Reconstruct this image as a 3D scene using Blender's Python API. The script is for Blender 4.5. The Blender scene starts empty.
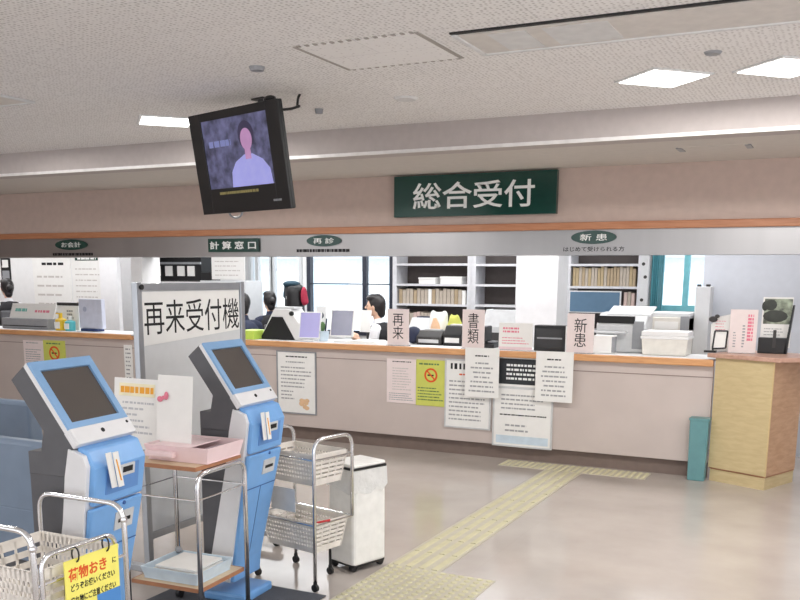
import bpy, bmesh, math, random
from mathutils import Vector, Matrix
random.seed(7)
PI = math.pi
SC = bpy.context.scene
COL = SC.collection

# ------------------------------------------------------------------ camera geometry (metres, from the surveyed photo)
FPX, YAW, PITCH, ROLL, PY, EYE = 914.0, -.4565, .1931, -.0064, 455.6, 1.65

def cam_axes():
    cy, sy = math.cos(YAW), math.sin(YAW)
    fwd, right, up = Vector((sy, cy, 0)), Vector((cy, -sy, 0)), Vector((0, 0, 1))
    cp, sp = math.cos(PITCH), math.sin(PITCH)
    f2 = fwd*cp - up*sp
    d2 = -(up*cp + fwd*sp)
    cr, sr = math.cos(ROLL), math.sin(ROLL)
    return right*cr + d2*sr, -right*sr + d2*cr, f2
CR, CD, CF = cam_axes()

def sight(px, py):
    return CR*((px-400)/FPX) + CD*((py-PY)/FPX) + CF
def at_y(px, py, Y):
    d = sight(px, py); t = Y/d.y
    return Vector((d.x*t, Y, EYE+d.z*t))
def at_x(px, py, X):
    d = sight(px, py); t = X/d.x
    return Vector((X, d.y*t, EYE+d.z*t))
def at_z(px, py, Z):
    d = sight(px, py); t = (Z-EYE)/d.z
    return Vector((d.x*t, d.y*t, Z))
def rect(px0, py0, px1, py1, Y):
    mx, my = (px0+px1)/2, (py0+py1)/2
    return at_y(px0, my, Y).x, at_y(px1, my, Y).x, at_y(mx, py1, Y).z, at_y(mx, py0, Y).z

# ------------------------------------------------------------------ materials
def lin(c):
    c /= 255.0
    return c/12.92 if c <= .04045 else ((c+.055)/1.055)**2.4
def rgb(t):
    return (lin(t[0]), lin(t[1]), lin(t[2]), 1)
MATS = {}
def mat(name, col, rough=.55, metal=0.0, var=.05, scale=14, bump=0.0, bscale=120, emit=0, alpha=1.0, trans=0.0, spec=.5, coat=0.0, stretch=None):
    if name in MATS: return MATS[name]
    m = bpy.data.materials.new(name); m.use_nodes = True
    nt = m.node_tree; b = nt.nodes['Principled BSDF']
    b.inputs['Roughness'].default_value = rough
    b.inputs['Metallic'].default_value = metal
    b.inputs['Specular IOR Level'].default_value = spec
    b.inputs['Coat Weight'].default_value = coat
    b.inputs['Alpha'].default_value = alpha
    b.inputs['Transmission Weight'].default_value = trans
    c = rgb(col)
    tc = nt.nodes.new('ShaderNodeTexCoord')
    src = tc.outputs['Object']
    if stretch:
        mp = nt.nodes.new('ShaderNodeMapping'); mp.inputs['Scale'].default_value = stretch
        nt.links.new(src, mp.inputs['Vector']); src = mp.outputs['Vector']
    if var > 0:
        n = nt.nodes.new('ShaderNodeTexNoise'); n.inputs['Scale'].default_value = scale; n.inputs['Detail'].default_value = 4
        nt.links.new(src, n.inputs['Vector'])
        r = nt.nodes.new('ShaderNodeValToRGB')
        r.color_ramp.elements[0].position = .3; r.color_ramp.elements[1].position = .7
        r.color_ramp.elements[0].color = [max(0, x*(1-var*1.6)) for x in c[:3]]+[1]
        r.color_ramp.elements[1].color = [min(1, x*(1+var)) for x in c[:3]]+[1]
        nt.links.new(n.outputs['Fac'], r.inputs['Fac']); nt.links.new(r.outputs['Color'], b.inputs['Base Color'])
        if emit:
            nt.links.new(r.outputs['Color'], b.inputs['Emission Color'])
    else:
        b.inputs['Base Color'].default_value = c
        if emit: b.inputs['Emission Color'].default_value = c
    if emit: b.inputs['Emission Strength'].default_value = emit
    if bump > 0:
        n2 = nt.nodes.new('ShaderNodeTexNoise'); n2.inputs['Scale'].default_value = bscale; n2.inputs['Detail'].default_value = 3
        nt.links.new(src, n2.inputs['Vector'])
        bp = nt.nodes.new('ShaderNodeBump'); bp.inputs['Strength'].default_value = bump; bp.inputs['Distance'].default_value = .01
        nt.links.new(n2.outputs['Fac'], bp.inputs['Height']); nt.links.new(bp.outputs['Normal'], b.inputs['Normal'])
    MATS[name] = m
    return m

def ceiling_material():
    # mineral fibre tiles: worm-holed surface with faint joints
    m = bpy.data.materials.new('mineral_fibre_tile'); m.use_nodes = True
    nt = m.node_tree; b = nt.nodes['Principled BSDF']; b.inputs['Roughness'].default_value = .95
    b.inputs['Specular IOR Level'].default_value = .1
    tc = nt.nodes.new('ShaderNodeTexCoord')
    mp = nt.nodes.new('ShaderNodeMapping'); mp.inputs['Rotation'].default_value = (0, 0, 0)
    nt.links.new(tc.outputs['Object'], mp.inputs['Vector'])
    v = nt.nodes.new('ShaderNodeTexVoronoi'); v.inputs['Scale'].default_value = 38; v.inputs['Randomness'].default_value = .4
    nt.links.new(mp.outputs['Vector'], v.inputs['Vector'])
    r = nt.nodes.new('ShaderNodeValToRGB')
    r.color_ramp.elements[0].position = .12; r.color_ramp.elements[0].color = rgb((196, 192, 190))
    r.color_ramp.elements[1].position = .36; r.color_ramp.elements[1].color = rgb((242, 240, 239))
    nt.links.new(v.outputs['Distance'], r.inputs['Fac'])
    br = nt.nodes.new('ShaderNodeTexBrick'); br.inputs['Scale'].default_value = 1
    br.inputs['Brick Width'].default_value = .91; br.inputs['Row Height'].default_value = .455
    br.inputs['Mortar Size'].default_value = .003; br.inputs['Mortar'].default_value = (.86, .86, .86, 1)
    br.inputs['Color1'].default_value = (1, 1, 1, 1); br.inputs['Color2'].default_value = (.975, .975, .97, 1)
    nt.links.new(tc.outputs['Object'], br.inputs['Vector'])
    mx = nt.nodes.new('ShaderNodeMix'); mx.data_type = 'RGBA'; mx.blend_type = 'MULTIPLY'; mx.inputs['Factor'].default_value = 1
    nt.links.new(r.outputs['Color'], mx.inputs['A']); nt.links.new(br.outputs['Color'], mx.inputs['B'])
    nt.links.new(mx.outputs['Result'], b.inputs['Base Color'])
    return m

def floor_material():
    m = bpy.data.materials.new('polished_vinyl_floor'); m.use_nodes = True
    nt = m.node_tree; b = nt.nodes['Principled BSDF']
    tc = nt.nodes.new('ShaderNodeTexCoord')
    n = nt.nodes.new('ShaderNodeTexNoise'); n.inputs['Scale'].default_value = 2.2; n.inputs['Detail'].default_value = 6
    nt.links.new(tc.outputs['Object'], n.inputs['Vector'])
    r = nt.nodes.new('ShaderNodeValToRGB')
    r.color_ramp.elements[0].position = .3; r.color_ramp.elements[0].color = rgb((176, 167, 160))
    r.color_ramp.elements[1].position = .7; r.color_ramp.elements[1].color = rgb((190, 181, 174))
    nt.links.new(n.outputs['Fac'], r.inputs['Fac'])
    br = nt.nodes.new('ShaderNodeTexBrick'); br.offset = 0; br.inputs['Scale'].default_value = 1
    br.inputs['Brick Width'].default_value = 1.82; br.inputs['Row Height'].default_value = 9
    br.inputs['Mortar Size'].default_value = .0025; br.inputs['Mortar'].default_value = (.96, .96, .96, 1)
    br.inputs['Color1'].default_value = (1, 1, 1, 1); br.inputs['Color2'].default_value = (1, 1, 1, 1)
    nt.links.new(tc.outputs['Object'], br.inputs['Vector'])
    mx = nt.nodes.new('ShaderNodeMix'); mx.data_type = 'RGBA'; mx.blend_type = 'MULTIPLY'; mx.inputs['Factor'].default_value = 1
    nt.links.new(r.outputs['Color'], mx.inputs['A']); nt.links.new(br.outputs['Color'], mx.inputs['B'])
    nt.links.new(mx.outputs['Result'], b.inputs['Base Color'])
    b.inputs['Roughness'].default_value = .14; b.inputs['Specular IOR Level'].default_value = .45
    n2 = nt.nodes.new('ShaderNodeTexNoise'); n2.inputs['Scale'].default_value = 5; n2.inputs['Detail'].default_value = 2
    nt.links.new(tc.outputs['Object'], n2.inputs['Vector'])
    bp = nt.nodes.new('ShaderNodeBump'); bp.inputs['Strength'].default_value = .035; bp.inputs['Distance'].default_value = .02
    nt.links.new(n2.outputs['Fac'], bp.inputs['Height']); nt.links.new(bp.outputs['Normal'], b.inputs['Normal'])
    return m

def wood_material(name, c1, c2, rough=.4, scale=(1.2, 14, 14)):
    m = bpy.data.materials.new(name); m.use_nodes = True
    nt = m.node_tree; b = nt.nodes['Principled BSDF']; b.inputs['Roughness'].default_value = rough
    tc = nt.nodes.new('ShaderNodeTexCoord'); mp = nt.nodes.new('ShaderNodeMapping'); mp.inputs['Scale'].default_value = scale
    nt.links.new(tc.outputs['Object'], mp.inputs['Vector'])
    n = nt.nodes.new('ShaderNodeTexNoise'); n.inputs['Scale'].default_value = 4; n.inputs['Detail'].default_value = 7; n.inputs['Distortion'].default_value = .6
    nt.links.new(mp.outputs['Vector'], n.inputs['Vector'])
    r = nt.nodes.new('ShaderNodeValToRGB')
    r.color_ramp.elements[0].position = .35; r.color_ramp.elements[0].color = rgb(c1)
    r.color_ramp.elements[1].position = .65; r.color_ramp.elements[1].color = rgb(c2)
    nt.links.new(n.outputs['Fac'], r.inputs['Fac']); nt.links.new(r.outputs['Color'], b.inputs['Base Color'])
    return m

M_ceil, M_floor = ceiling_material(), floor_material()
M_wood = wood_material('orange_wood_edge', (204, 146, 98), (222, 168, 116))
M_woodred = wood_material('reddish_wood_rail', (176, 116, 80), (192, 134, 98))
M_podwood = wood_material('blond_wood_laminate', (200, 180, 136), (210, 191, 148), .45, (2, 2, 9))
M_podside_shaded = wood_material('rosy_wood_side_shaded', (186, 148, 116), (200, 162, 130), .5, (2, 2, 9))  # rosy laminate, with the stand's side shade put into its colour
M_podtop = wood_material('rosy_wood_top', (186, 146, 128), (202, 164, 146), .35, (6, 2, 6))
M_shelfwood = wood_material('table_wood', (214, 190, 158), (226, 204, 172), .45)
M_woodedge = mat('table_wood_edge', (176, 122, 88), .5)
M_upper = mat('pink_beige_wall', (198, 178, 168), .8, var=.03, bump=.1, bscale=200)
M_beam = mat('beam_plaster', (190, 181, 178), .9, var=.03, bump=.15, bscale=60)
M_soffit = mat('soffit_plaster', (208, 202, 195), .9, var=.02)
M_counter = mat('counter_laminate', (202, 189, 183), .45, var=.03, scale=3)
M_groove = mat('counter_groove', (150, 134, 128), .7)
M_kick = mat('kick_rubber', (122, 106, 98), .6)
M_steel = mat('brushed_steel', (172, 170, 170), .36, 1.0, var=.05, scale=2, stretch=(1.5, 3, .05))
M_trimw = mat('bright_edge_trim', (235, 232, 230), .3)
M_white = mat('white_paint', (236, 236, 236), .6, var=.015)
M_greyw = mat('pale_grey_paint', (214, 216, 218), .5, var=.02)
M_column = mat('column_white', (232, 232, 234), .7, var=.02)
M_chrome = mat('chrome_tube', (232, 233, 236), .2, 1.0, var=.02)
M_alu = mat('aluminium_profile', (176, 180, 186), .35, .9, var=.03)
M_black = mat('black_plastic', (24, 24, 26), .4)
M_dark = mat('charcoal_plastic', (88, 88, 92), .5)
M_dgrey = mat('dark_steel', (60, 58, 58), .6)
M_kblue = mat('kiosk_blue', (120, 172, 228), .35, var=.03)
M_kbezel = mat('kiosk_blue_bezel', (132, 172, 214), .35, var=.03)
M_kwhite = mat('kiosk_white', (226, 226, 228), .4, var=.02)
M_kseam = mat('kiosk_seam', (44, 84, 150), .5)
M_glassdark = mat('dark_screen_glass', (82, 76, 72), .12, spec=.6, var=.03, scale=3)
M_grey = mat('grey_plastic', (150, 152, 156), .45)
M_lgrey = mat('light_grey_plastic', (206, 207, 208), .45)
M_offwhite = mat('cream_plastic', (226, 222, 214), .45)
M_basket = mat('basket_plastic', (242, 236, 228), .5)
M_paper = mat('white_paper', (240, 239, 236), .8, var=.015)
M_paperpink = mat('pinkish_paper', (236, 222, 220), .8, var=.02)
M_yellowlime = mat('lime_paper', (208, 212, 104), .8, var=.03)
M_yellow = mat('yellow_sign', (250, 240, 120), .6, var=.02)
M_ink = mat('black_ink', (28, 28, 30), .8, var=0)
M_inkgrey = mat('grey_ink', (162, 162, 164), .8, var=0)
M_inkred = mat('red_ink', (226, 92, 40), .8, var=0)
M_inkorange = mat('orange_ink', (238, 168, 60), .8, var=0)
M_inkpink = mat('pink_ink', (226, 130, 150), .8, var=0)
M_inkteal = mat('teal_ink', (120, 190, 180), .8, var=0)
M_inkblue = mat('blue_ink', (80, 140, 205), .8, var=0)
M_green = mat('sign_green', (28, 66, 58), .15, var=.02)
M_letter = mat('white_letter', (240, 242, 240), .4, var=0)
M_pink = mat('pink_plastic', (242, 216, 218), .4, var=.02)
M_tac = mat('tactile_yellow', (204, 198, 164), .5, var=.05)
M_tacbase = mat('tactile_base', (190, 183, 164), .35, var=.05)
M_mat = mat('grey_floor_mat', (84, 86, 92), .9, bump=.3, bscale=300)
M_sofa = mat('blue_grey_vinyl', (116, 132, 152), .38, var=.05, scale=6)
M_bin = mat('bin_white', (240, 239, 235), .4)
M_bag = mat('thin_white_bag', (238, 238, 236), .5, alpha=.75, bump=.6, bscale=30)
M_teal = mat('teal_translucent', (112, 162, 166), .35, alpha=.8)
M_curtain = mat('teal_curtain', (124, 200, 212), .8, alpha=.8)
M_tealframe = mat('teal_window_frame', (130, 204, 214), .4)
M_winframe = mat('dark_window_frame', (44, 48, 62), .4)
def pane_material():
    m = bpy.data.materials.new('window_glass'); m.use_nodes = True; nt = m.node_tree; nt.nodes.remove(nt.nodes['Principled BSDF'])
    t = nt.nodes.new('ShaderNodeBsdfTransparent'); t.inputs['Color'].default_value = (.93, .97, .99, 1)
    g = nt.nodes.new('ShaderNodeBsdfGlossy'); g.inputs['Roughness'].default_value = .03
    x = nt.nodes.new('ShaderNodeMixShader'); x.inputs['Fac'].default_value = .07
    nt.links.new(t.outputs[0], x.inputs[1]); nt.links.new(g.outputs[0], x.inputs[2]); nt.links.new(x.outputs[0], nt.nodes['Material Output'].inputs['Surface'])
    return m
M_glass = pane_material()
M_shelf = mat('shelf_white_metal', (216, 216, 220), .5)
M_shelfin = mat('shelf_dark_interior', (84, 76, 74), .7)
M_file = mat('beige_folder', (186, 174, 160), .8)
M_file2 = mat('tan_folder', (176, 156, 128), .8)
M_file3 = mat('pinkish_folder', (210, 186, 178), .8)
M_skin = mat('skin', (232, 190, 164), .55, var=.03)
M_hair = mat('black_hair', (26, 22, 24), .4)
M_shirt = mat('white_shirt', (240, 240, 244), .8)
M_vest = mat('black_vest', (26, 26, 32), .8)
M_navy = mat('navy_cloth', (44, 50, 72), .85)
M_tealcloth = mat('teal_cloth', (40, 66, 80), .85)
M_redcloth = mat('red_cloth', (176, 48, 74), .8)
M_lilac = mat('lilac_screen', (160, 156, 206), .3, emit=.2, var=.02)
M_greyscreen = mat('grey_screen', (108, 110, 136), .3, emit=.08, var=.05)
M_bluescreen = mat('blue_grey_screen', (92, 122, 148), .35, emit=.12, var=.03)
M_lamp = mat('lit_diffuser', (255, 253, 250), .5, var=0, emit=4)
M_lampframe = mat('lamp_frame', (220, 220, 220), .5)
M_tray = mat('pale_blue_tray', (206, 222, 234), .4)
M_lime = mat('lime_plastic', (196, 226, 96), .5)
M_ybottle = mat('yellow_bottle', (236, 196, 40), .35)
M_tbottle = mat('aqua_bottle', (90, 196, 204), .3)
M_facade = mat('pale_facade', (236, 238, 240), .8, emit=0)
M_leaf = mat('bush_green', (96, 130, 84), .9, var=.2)
M_trunk = mat('trunk_brown', (110, 90, 74), .9)
M_inner = mat('slot_black', (18, 18, 20), .6, var=0)
M_acryl = mat('clear_acrylic', (240, 244, 246), .05, var=0, trans=.9)
M_recess = mat('diffuser_panel', (216, 211, 206), .5)
M_slotgrey = mat('hatch_joint', (166, 160, 154), .8, var=0)
# television picture
M_tvbg = mat('picture_blue_grey', (96, 98, 132), .3, emit=.3, var=.45, scale=14)
M_tvshirt = mat('picture_blue_shirt', (160, 162, 226), .3, emit=.4, var=.06)
M_tvskin = mat('picture_face', (176, 134, 176), .3, emit=.5, var=.05)
M_tvhair = mat('picture_hair', (60, 56, 84), .3, emit=.3, var=.1)
M_tvtext = mat('picture_caption', (130, 138, 190), .3, emit=.3, var=0)
M_caption = mat('caption_yellow', (150, 140, 90), .3, emit=.12, var=0)

# ------------------------------------------------------------------ mesh builder
class MB:
    def __init__(s): s.bm = bmesh.new()
    def box(s, x0, x1, y0, y1, z0, z1):
        v = [s.bm.verts.new((x, y, z)) for z in (z0, z1) for x, y in ((x0, y0), (x1, y0), (x1, y1), (x0, y1))]
        for f in ((3, 2, 1, 0), (4, 5, 6, 7), (0, 1, 5, 4), (1, 2, 6, 5), (2, 3, 7, 6), (3, 0, 4, 7)):
            s.bm.faces.new([v[i] for i in f])
        return s
    def hexa(s, p):      # eight points: bottom ring then top ring
        v = [s.bm.verts.new(q) for q in p]
        for f in ((3, 2, 1, 0), (4, 5, 6, 7), (0, 1, 5, 4), (1, 2, 6, 5), (2, 3, 7, 6), (3, 0, 4, 7)):
            s.bm.faces.new([v[i] for i in f])
        return s
    def prism(s, poly, a, b, axis='y', fn=None):
        # poly of (u, v): axis y -> (u, *, v); x -> (*, u, v); z -> (u, v, *)
        def P(u, v, w):
            q = {'y': (u, w, v), 'x': (w, u, v), 'z': (u, v, w)}[axis]
            return fn(q) if fn else q
        A = [s.bm.verts.new(P(u, v, a)) for u, v in poly]
        B = [s.bm.verts.new(P(u, v, b)) for u, v in poly]
        n = len(poly)
        s.bm.faces.new(A); s.bm.faces.new(B[::-1])
        for i in range(n):
            s.bm.faces.new((A[i], B[i], B[(i+1) % n], A[(i+1) % n]))
        return s
    def tube(s, pts, r, n=8, closed=False):
        pts = [Vector(p) for p in pts]
        rings = []; N = len(pts); ref = None
        for i, p in enumerate(pts):
            a = pts[i-1] if (i > 0 or closed) else p
            b = pts[(i+1) % N] if (i < N-1 or closed) else p
            t = (b-a).normalized()
            if ref is None:
                ref = Vector((0, 0, 1)) if abs(t.z) < .9 else Vector((1, 0, 0))
            u = (ref - t*ref.dot(t)).normalized(); w = t.cross(u); ref = u
            rings.append([s.bm.verts.new(p + (u*math.cos(2*PI*k/n) + w*math.sin(2*PI*k/n))*r) for k in range(n)])
        for i in range(N if closed else N-1):
            A, B = rings[i], rings[(i+1) % N]
            for k in range(n):
                s.bm.faces.new((A[k], A[(k+1) % n], B[(k+1) % n], B[k]))
        if not closed:
            s.bm.faces.new(rings[0][::-1]); s.bm.faces.new(rings[-1])
        return s
    def cyl(s, p, q, r, n=16, r2=None):
        p, q = Vector(p), Vector(q); t = (q-p).normalized()
        ref = Vector((0, 0, 1)) if abs(t.z) < .9 else Vector((1, 0, 0))
        u = (ref - t*ref.dot(t)).normalized(); w = t.cross(u); r2 = r if r2 is None else r2
        A = [s.bm.verts.new(p + (u*math.cos(2*PI*k/n)+w*math.sin(2*PI*k/n))*r) for k in range(n)]
        B = [s.bm.verts.new(q + (u*math.cos(2*PI*k/n)+w*math.sin(2*PI*k/n))*r2) for k in range(n)]
        for k in range(n): s.bm.faces.new((A[k], A[(k+1) % n], B[(k+1) % n], B[k]))
        s.bm.faces.new(A[::-1]); s.bm.faces.new(B)
        return s
    def ball(s, c, r, n=12):
        rx, ry, rz = (r, r, r) if not hasattr(r, '__len__') else r
        mtx = Matrix.Translation(c) @ Matrix.Diagonal((rx, ry, rz, 1))
        bmesh.ops.create_uvsphere(s.bm, u_segments=n, v_segments=max(6, n*2//3), radius=1, matrix=mtx)
        return s
    def xform(s, m):
        bmesh.ops.transform(s.bm, matrix=m, verts=s.bm.verts); return s
    def build(s, name, m, parent=None, bevel=0, loc=None, smooth=False):
        bmesh.ops.recalc_face_normals(s.bm, faces=s.bm.faces)
        me = bpy.data.meshes.new(name); s.bm.to_mesh(me); s.bm.free()
        if smooth:
            for p in me.polygons: p.use_smooth = True
        return link(name, me, m, parent, bevel, loc)

def link(name, me, m, parent=None, bevel=0, loc=None):
    o = bpy.data.objects.new(name, me); COL.objects.link(o)
    me.materials.append(m)
    if parent is not None: o.parent = parent
    if loc is not None: o.location = loc
    if bevel:
        b = o.modifiers.new('edge', 'BEVEL'); b.width = bevel; b.segments = 2; b.limit_method = 'ANGLE'; b.angle_limit = math.radians(40)
    return o

def tag(o, label, cat, group=None):
    o['label'] = label; o['category'] = cat
    if group: o['group'] = group
    return o
def thing(name, label, cat, loc=(0, 0, 0), rz=0, group=None):
    o = bpy.data.objects.new(name, None); COL.objects.link(o)
    o.location = loc; o.rotation_euler = (0, 0, rz); o.empty_display_size = .1
    return tag(o, label, cat, group)
def struct(name, mb, m, bevel=0, parent=None):
    o = mb.build(name, m, parent, bevel)
    if parent is None: o['kind'] = 'structure'
    return o
def box(*a): return MB().box(*a)
def copy_tree(o, parent=None):
    c = o.copy(); COL.objects.link(c)
    if parent is not None: c.parent = parent
    for ch in list(o.children): copy_tree(ch, c)
    return c
def fillet(pts, r, n=5):
    # polyline with rounded corners
    pts = [Vector(p) for p in pts]; out = [pts[0]]
    for i in range(1, len(pts)-1):
        p = pts[i]; a = (pts[i-1]-p); b = (pts[i+1]-p)
        d = min(r, a.length*.49, b.length*.49)
        A = p + a.normalized()*d; B = p + b.normalized()*d
        for k in range(n+1):
            t = k/n
            out.append(A*(1-t)**2 + p*2*t*(1-t) + B*t*t)
    out.append(pts[-1]); return out

def letters(body, m, parent, x, z, w, h, y=0, depth=.001, name='lettering', vertical=False, bold=0, M=None, res=2):
    """Lettering standing in the parent's local x-z plane, facing -y, fitted into w x h around (x, z)."""
    c = bpy.data.curves.new(name, 'FONT')
    c.body = '\n'.join(body) if vertical else body
    c.extrude = .01; c.resolution_u = res; c.offset = bold
    if vertical: c.space_line = .95
    o = bpy.data.objects.new(name, c); COL.objects.link(o)
    bpy.context.view_layer.update()
    me = bpy.data.meshes.new_from_object(o.evaluated_get(bpy.context.evaluated_depsgraph_get()))
    bpy.data.objects.remove(o); bpy.data.curves.remove(c)
    xs = [v.co.x for v in me.vertices]; ys = [v.co.y for v in me.vertices]
    x0, x1, y0, y1 = min(xs), max(xs), min(ys), max(ys)
    for v in me.vertices:
        u = (v.co.x-(x0+x1)/2)*w/(x1-x0); t = (v.co.y-(y0+y1)/2)*h/(y1-y0)
        q = Vector((x+u, y-(depth if v.co.z > 0 else -.0005), z+t))
        v.co = M @ q if M else q
    me.materials.clear()
    return link(name, me, m, parent)

def print_lines(m, parent, x0, x1, z0, z1, rows, y=0, name='print', fill=.7, seed=1, M=None, hfrac=.34, centre=False, wmul=.55):
    """Small print too far away to read: rows of short dashes, one mesh."""
    rd = random.Random(seed); mb = MB(); dz = (z1-z0)/rows
    for r in range(rows):
        zc = z1-(r+.5)*dz; hh = dz*hfrac/2
        L = (x1-x0)*(fill+rd.random()*(1-fill)); x = x0 + ((x1-x0-L)/2 if centre else 0); e = x+L
        while x < e-.002:
            wd = min(e-x, dz*wmul*(.5+rd.random()*1.6))
            mb.box(x, x+wd, y-.0012, y+.0005, zc-hh, zc+hh); x += wd + dz*wmul*(.18+rd.random()*.4)
    if M: mb.xform(M)
    return mb.build(name, m, parent)

def ring_mesh(mb, x, z, ro, ri, y, d=.0015, n=24):
    for k in range(n):
        a, b = 2*PI*k/n, 2*PI*(k+1)/n
        q = [(x+r*math.cos(t), z+r*math.sin(t)) for r, t in ((ri, a), (ro, a), (ro, b), (ri, b))]
        mb.prism(q, y-d, y+.0005, 'y')
    return mb

# ================================================================== THE SETTING
CF_Y = 7.87          # counter face
Z_OPEN, Z_RAIL, Z_SOF, Z_CEIL, BEAM_Y = 1.843, 2.115, 2.565, 2.766, 6.43
XL, XR, YB = -13.2, 3.2, 11.6
struct('floor', box(XL, XR, -3.5, YB, -.08, 0), M_floor)
struct('ceiling', box(XL, XR, -3.5, BEAM_Y, Z_CEIL, Z_CEIL+.1), M_ceil)
struct('ceiling_beam', box(XL, XR, BEAM_Y, BEAM_Y+.2, Z_SOF, Z_CEIL+.1), M_beam)
struct('ceiling_soffit', box(XL, XR, BEAM_Y+.2, CF_Y+.25, Z_SOF, Z_SOF+.1), M_soffit)
struct('trim_1', box(XL, XR, BEAM_Y-.012, BEAM_Y+.012, Z_SOF-.004, Z_SOF+.02), M_trimw)
struct('wall_front', box(XL, XR, CF_Y, CF_Y+.2, Z_RAIL, Z_SOF), M_upper)
struct('trim_2', box(XL, XR, CF_Y-.04, CF_Y+.2, Z_RAIL-.062, Z_RAIL), M_woodred, .006)      # timber rail
struct('trim_3', box(XL, XR, CF_Y+.0, CF_Y+.2, Z_OPEN, Z_RAIL-.062), M_steel)            # steel fascia
struct('ceiling_office', box(XL, XR, CF_Y+.25, YB, 2.5, 2.6), M_white)
struct('wall_right', box(XR, XR+.15, 6.0, YB, -.08, 2.866), M_upper)
struct('wall_left', box(XL-.15, XL, -3.5, YB, -.08, 2.866), M_upper)

# back wall of the office, with the window openings
def bx(px): return at_y(px, 300, YB).x
zsill = at_y(350, 335, YB).z
zsill3 = at_y(680, 311, YB).z
W1 = (bx(250), bx(303)); W2 = (bx(308), bx(394)); W3 = (bx(652), bx(712))
WT = 2.2
wb = MB()
xs = [XL, W1[0], W1[1], W2[0], W2[1], W3[0], W3[1], XR]
for i in (0, 2, 4, 6): wb.box(xs[i], xs[i+1], YB, YB+.15, -.08, 2.6)
for w, zs in ((W1, zsill), (W2, zsill), (W3, zsill3)):
    wb.box(w[0], w[1], YB, YB+.15, -.08, zs); wb.box(w[0], w[1], YB, YB+.15, WT, 2.6)
struct('wall_back', wb, M_white)
def window(name, w, zs, fm, mull, bar=.05, rows=()):
    f = MB()
    f.box(w[0], w[0]+bar, YB-.03, YB+.06, zs, WT).box(w[1]-bar, w[1], YB-.03, YB+.06, zs, WT)
    f.box(w[0], w[1], YB-.03, YB+.06, zs, zs+bar*1.1).box(w[0], w[1], YB-.03, YB+.06, WT-bar, WT)
    for mx in mull: f.box(mx-bar*.55, mx+bar*.55, YB-.02, YB+.05, zs, WT)
    for zr in rows: f.box(w[0], w[1], YB, YB+.03, zr-.008, zr+.008)
    r = struct(name, f, fm)
    box(w[0]+.01, w[1]-.01, YB+.03, YB+.036, zs+.01, WT-.01).build('pane', M_glass, r)
    return r
window('window_1', W1, zsill, M_greyw, [bx(258), bx(272), bx(274)], .05)
window('window_2', W2, zsill, M_winframe, [bx(365)], .06, [at_y(350, 284, YB).z])
window('window_3', W3, zsill3, M_tealframe, [bx(685)], .06)

# ------------------------------------------------------------------ reception counters
def counter(name, x0, x1, label):
    t = thing(name, label, 'counter', ((x0+x1)/2, CF_Y, 0))
    h = (x1-x0)/2
    MB().box(-h, h, 0, .04, .135, .952).build('front_panel', M_counter, t, .003)
    box(-h, h, -.003, .002, .848, .856).build('panel_groove', M_groove, t)
    box(-h, h, .05, .07, 0, .135).build('kickboard', M_kick, t)
    box(-h, h, -.048, .5, .985, 1.0).build('worktop', M_white, t, .003)
    box(-h, h, -.055, -.0, .945, 1.002).build('wood_edge', M_wood, t, .008)
    return t
xc0 = at_y(131, 340, CF_Y-.05).x
xc1 = -1.0
counter('reception_counter', XL+.02, xc0, 'long pale counter with wood edge at the photo\'s left, left of the whiteboard')
counter('reception_counter', xc0+.16, xc1, 'main long reception counter hung with notices, reaching the blond wood stand')
struct('column', box(xc0+.005, xc0+.155, CF_Y+.0, CF_Y+.3, 0, Z_OPEN), M_column)

# ------------------------------------------------------------------ signs over the counter
def sign_board(name, label, px, Y, m, text, tm, tw, th, t=.03, dx=0, bold=.0, bev=.002, group=None):
    x0, x1, z0, z1 = rect(*px, Y)
    o = box(-(x1-x0)/2, (x1-x0)/2, 0, t, -(z1-z0)/2, (z1-z0)/2).build(name, m, None, bev, ((x0+x1)/2, Y, (z0+z1)/2))
    tag(o, label, 'sign', group)
    letters(text, tm, o, dx, 0, (x1-x0)*tw, (z1-z0)*th, 0, bold=bold)
    return o
sign_board('hanging_sign', 'large dark green sign with four white characters above the timber rail', (394, 173, 556.5, 215.5), CF_Y-.06, M_green, '総合受付', M_letter, .75, .64, .055, 0, .012)
sign_board('window_sign', 'small dark rectangular sign with four white characters on the steel fascia', (208, 238.5, 258, 252), CF_Y-.03, M_green, '計 算 窓 口', M_letter, .92, .6, .025, 0, .02)
def oval_sign(label, px, text, cap, cappx, tw=.60, th=.50):
    Y = CF_Y-.014
    x0, x1, z0, z1 = rect(*px, Y); a, b = (x1-x0)/2, (z1-z0)/2
    o = MB().prism([(a*math.cos(2*PI*k/40), b*math.sin(2*PI*k/40)) for k in range(40)], 0, .013, 'y').build('oval_sign', M_green, None, 0, ((x0+x1)/2, Y, (z0+z1)/2))
    tag(o, label, 'sign', 'green oval signs on the steel fascia')
    letters(text, M_letter, o, 0, 0, a*2*tw, b*2*th, 0, bold=.006)
    u0, u1, w0, w1 = rect(*cappx, Y)
    cx, cz = (u0+u1)/2-(x0+x1)/2, (w0+w1)/2-(z0+z1)/2
    if cap: letters(cap, M_ink, o, cx, cz, u1-u0, (w1-w0), .0125, name='caption', bold=.01)
    else: print_lines(M_ink, o, cx-(u1-u0)/2, cx+(u1-u0)/2, cz-(w1-w0)*.5, cz+(w1-w0)*.5, 1, .0125, 'caption', 1, 3, hfrac=.6, wmul=.4)
oval_sign('green oval sign on the fascia above the leftmost counter', (55, 239.5, 87, 250), 'お会計', None, (52, 252, 92, 256.5))
oval_sign('green oval sign on the fascia above the seated clerk', (306.5, 235, 341, 246.5), '再 診', None, (296, 248, 349, 253))
oval_sign('green oval sign on the fascia, the one nearest the blond wood stand', (571, 230.5, 616.5, 244), '新 患', 'はじめて受けられる方', (563, 246.5, 624, 251.5))

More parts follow.
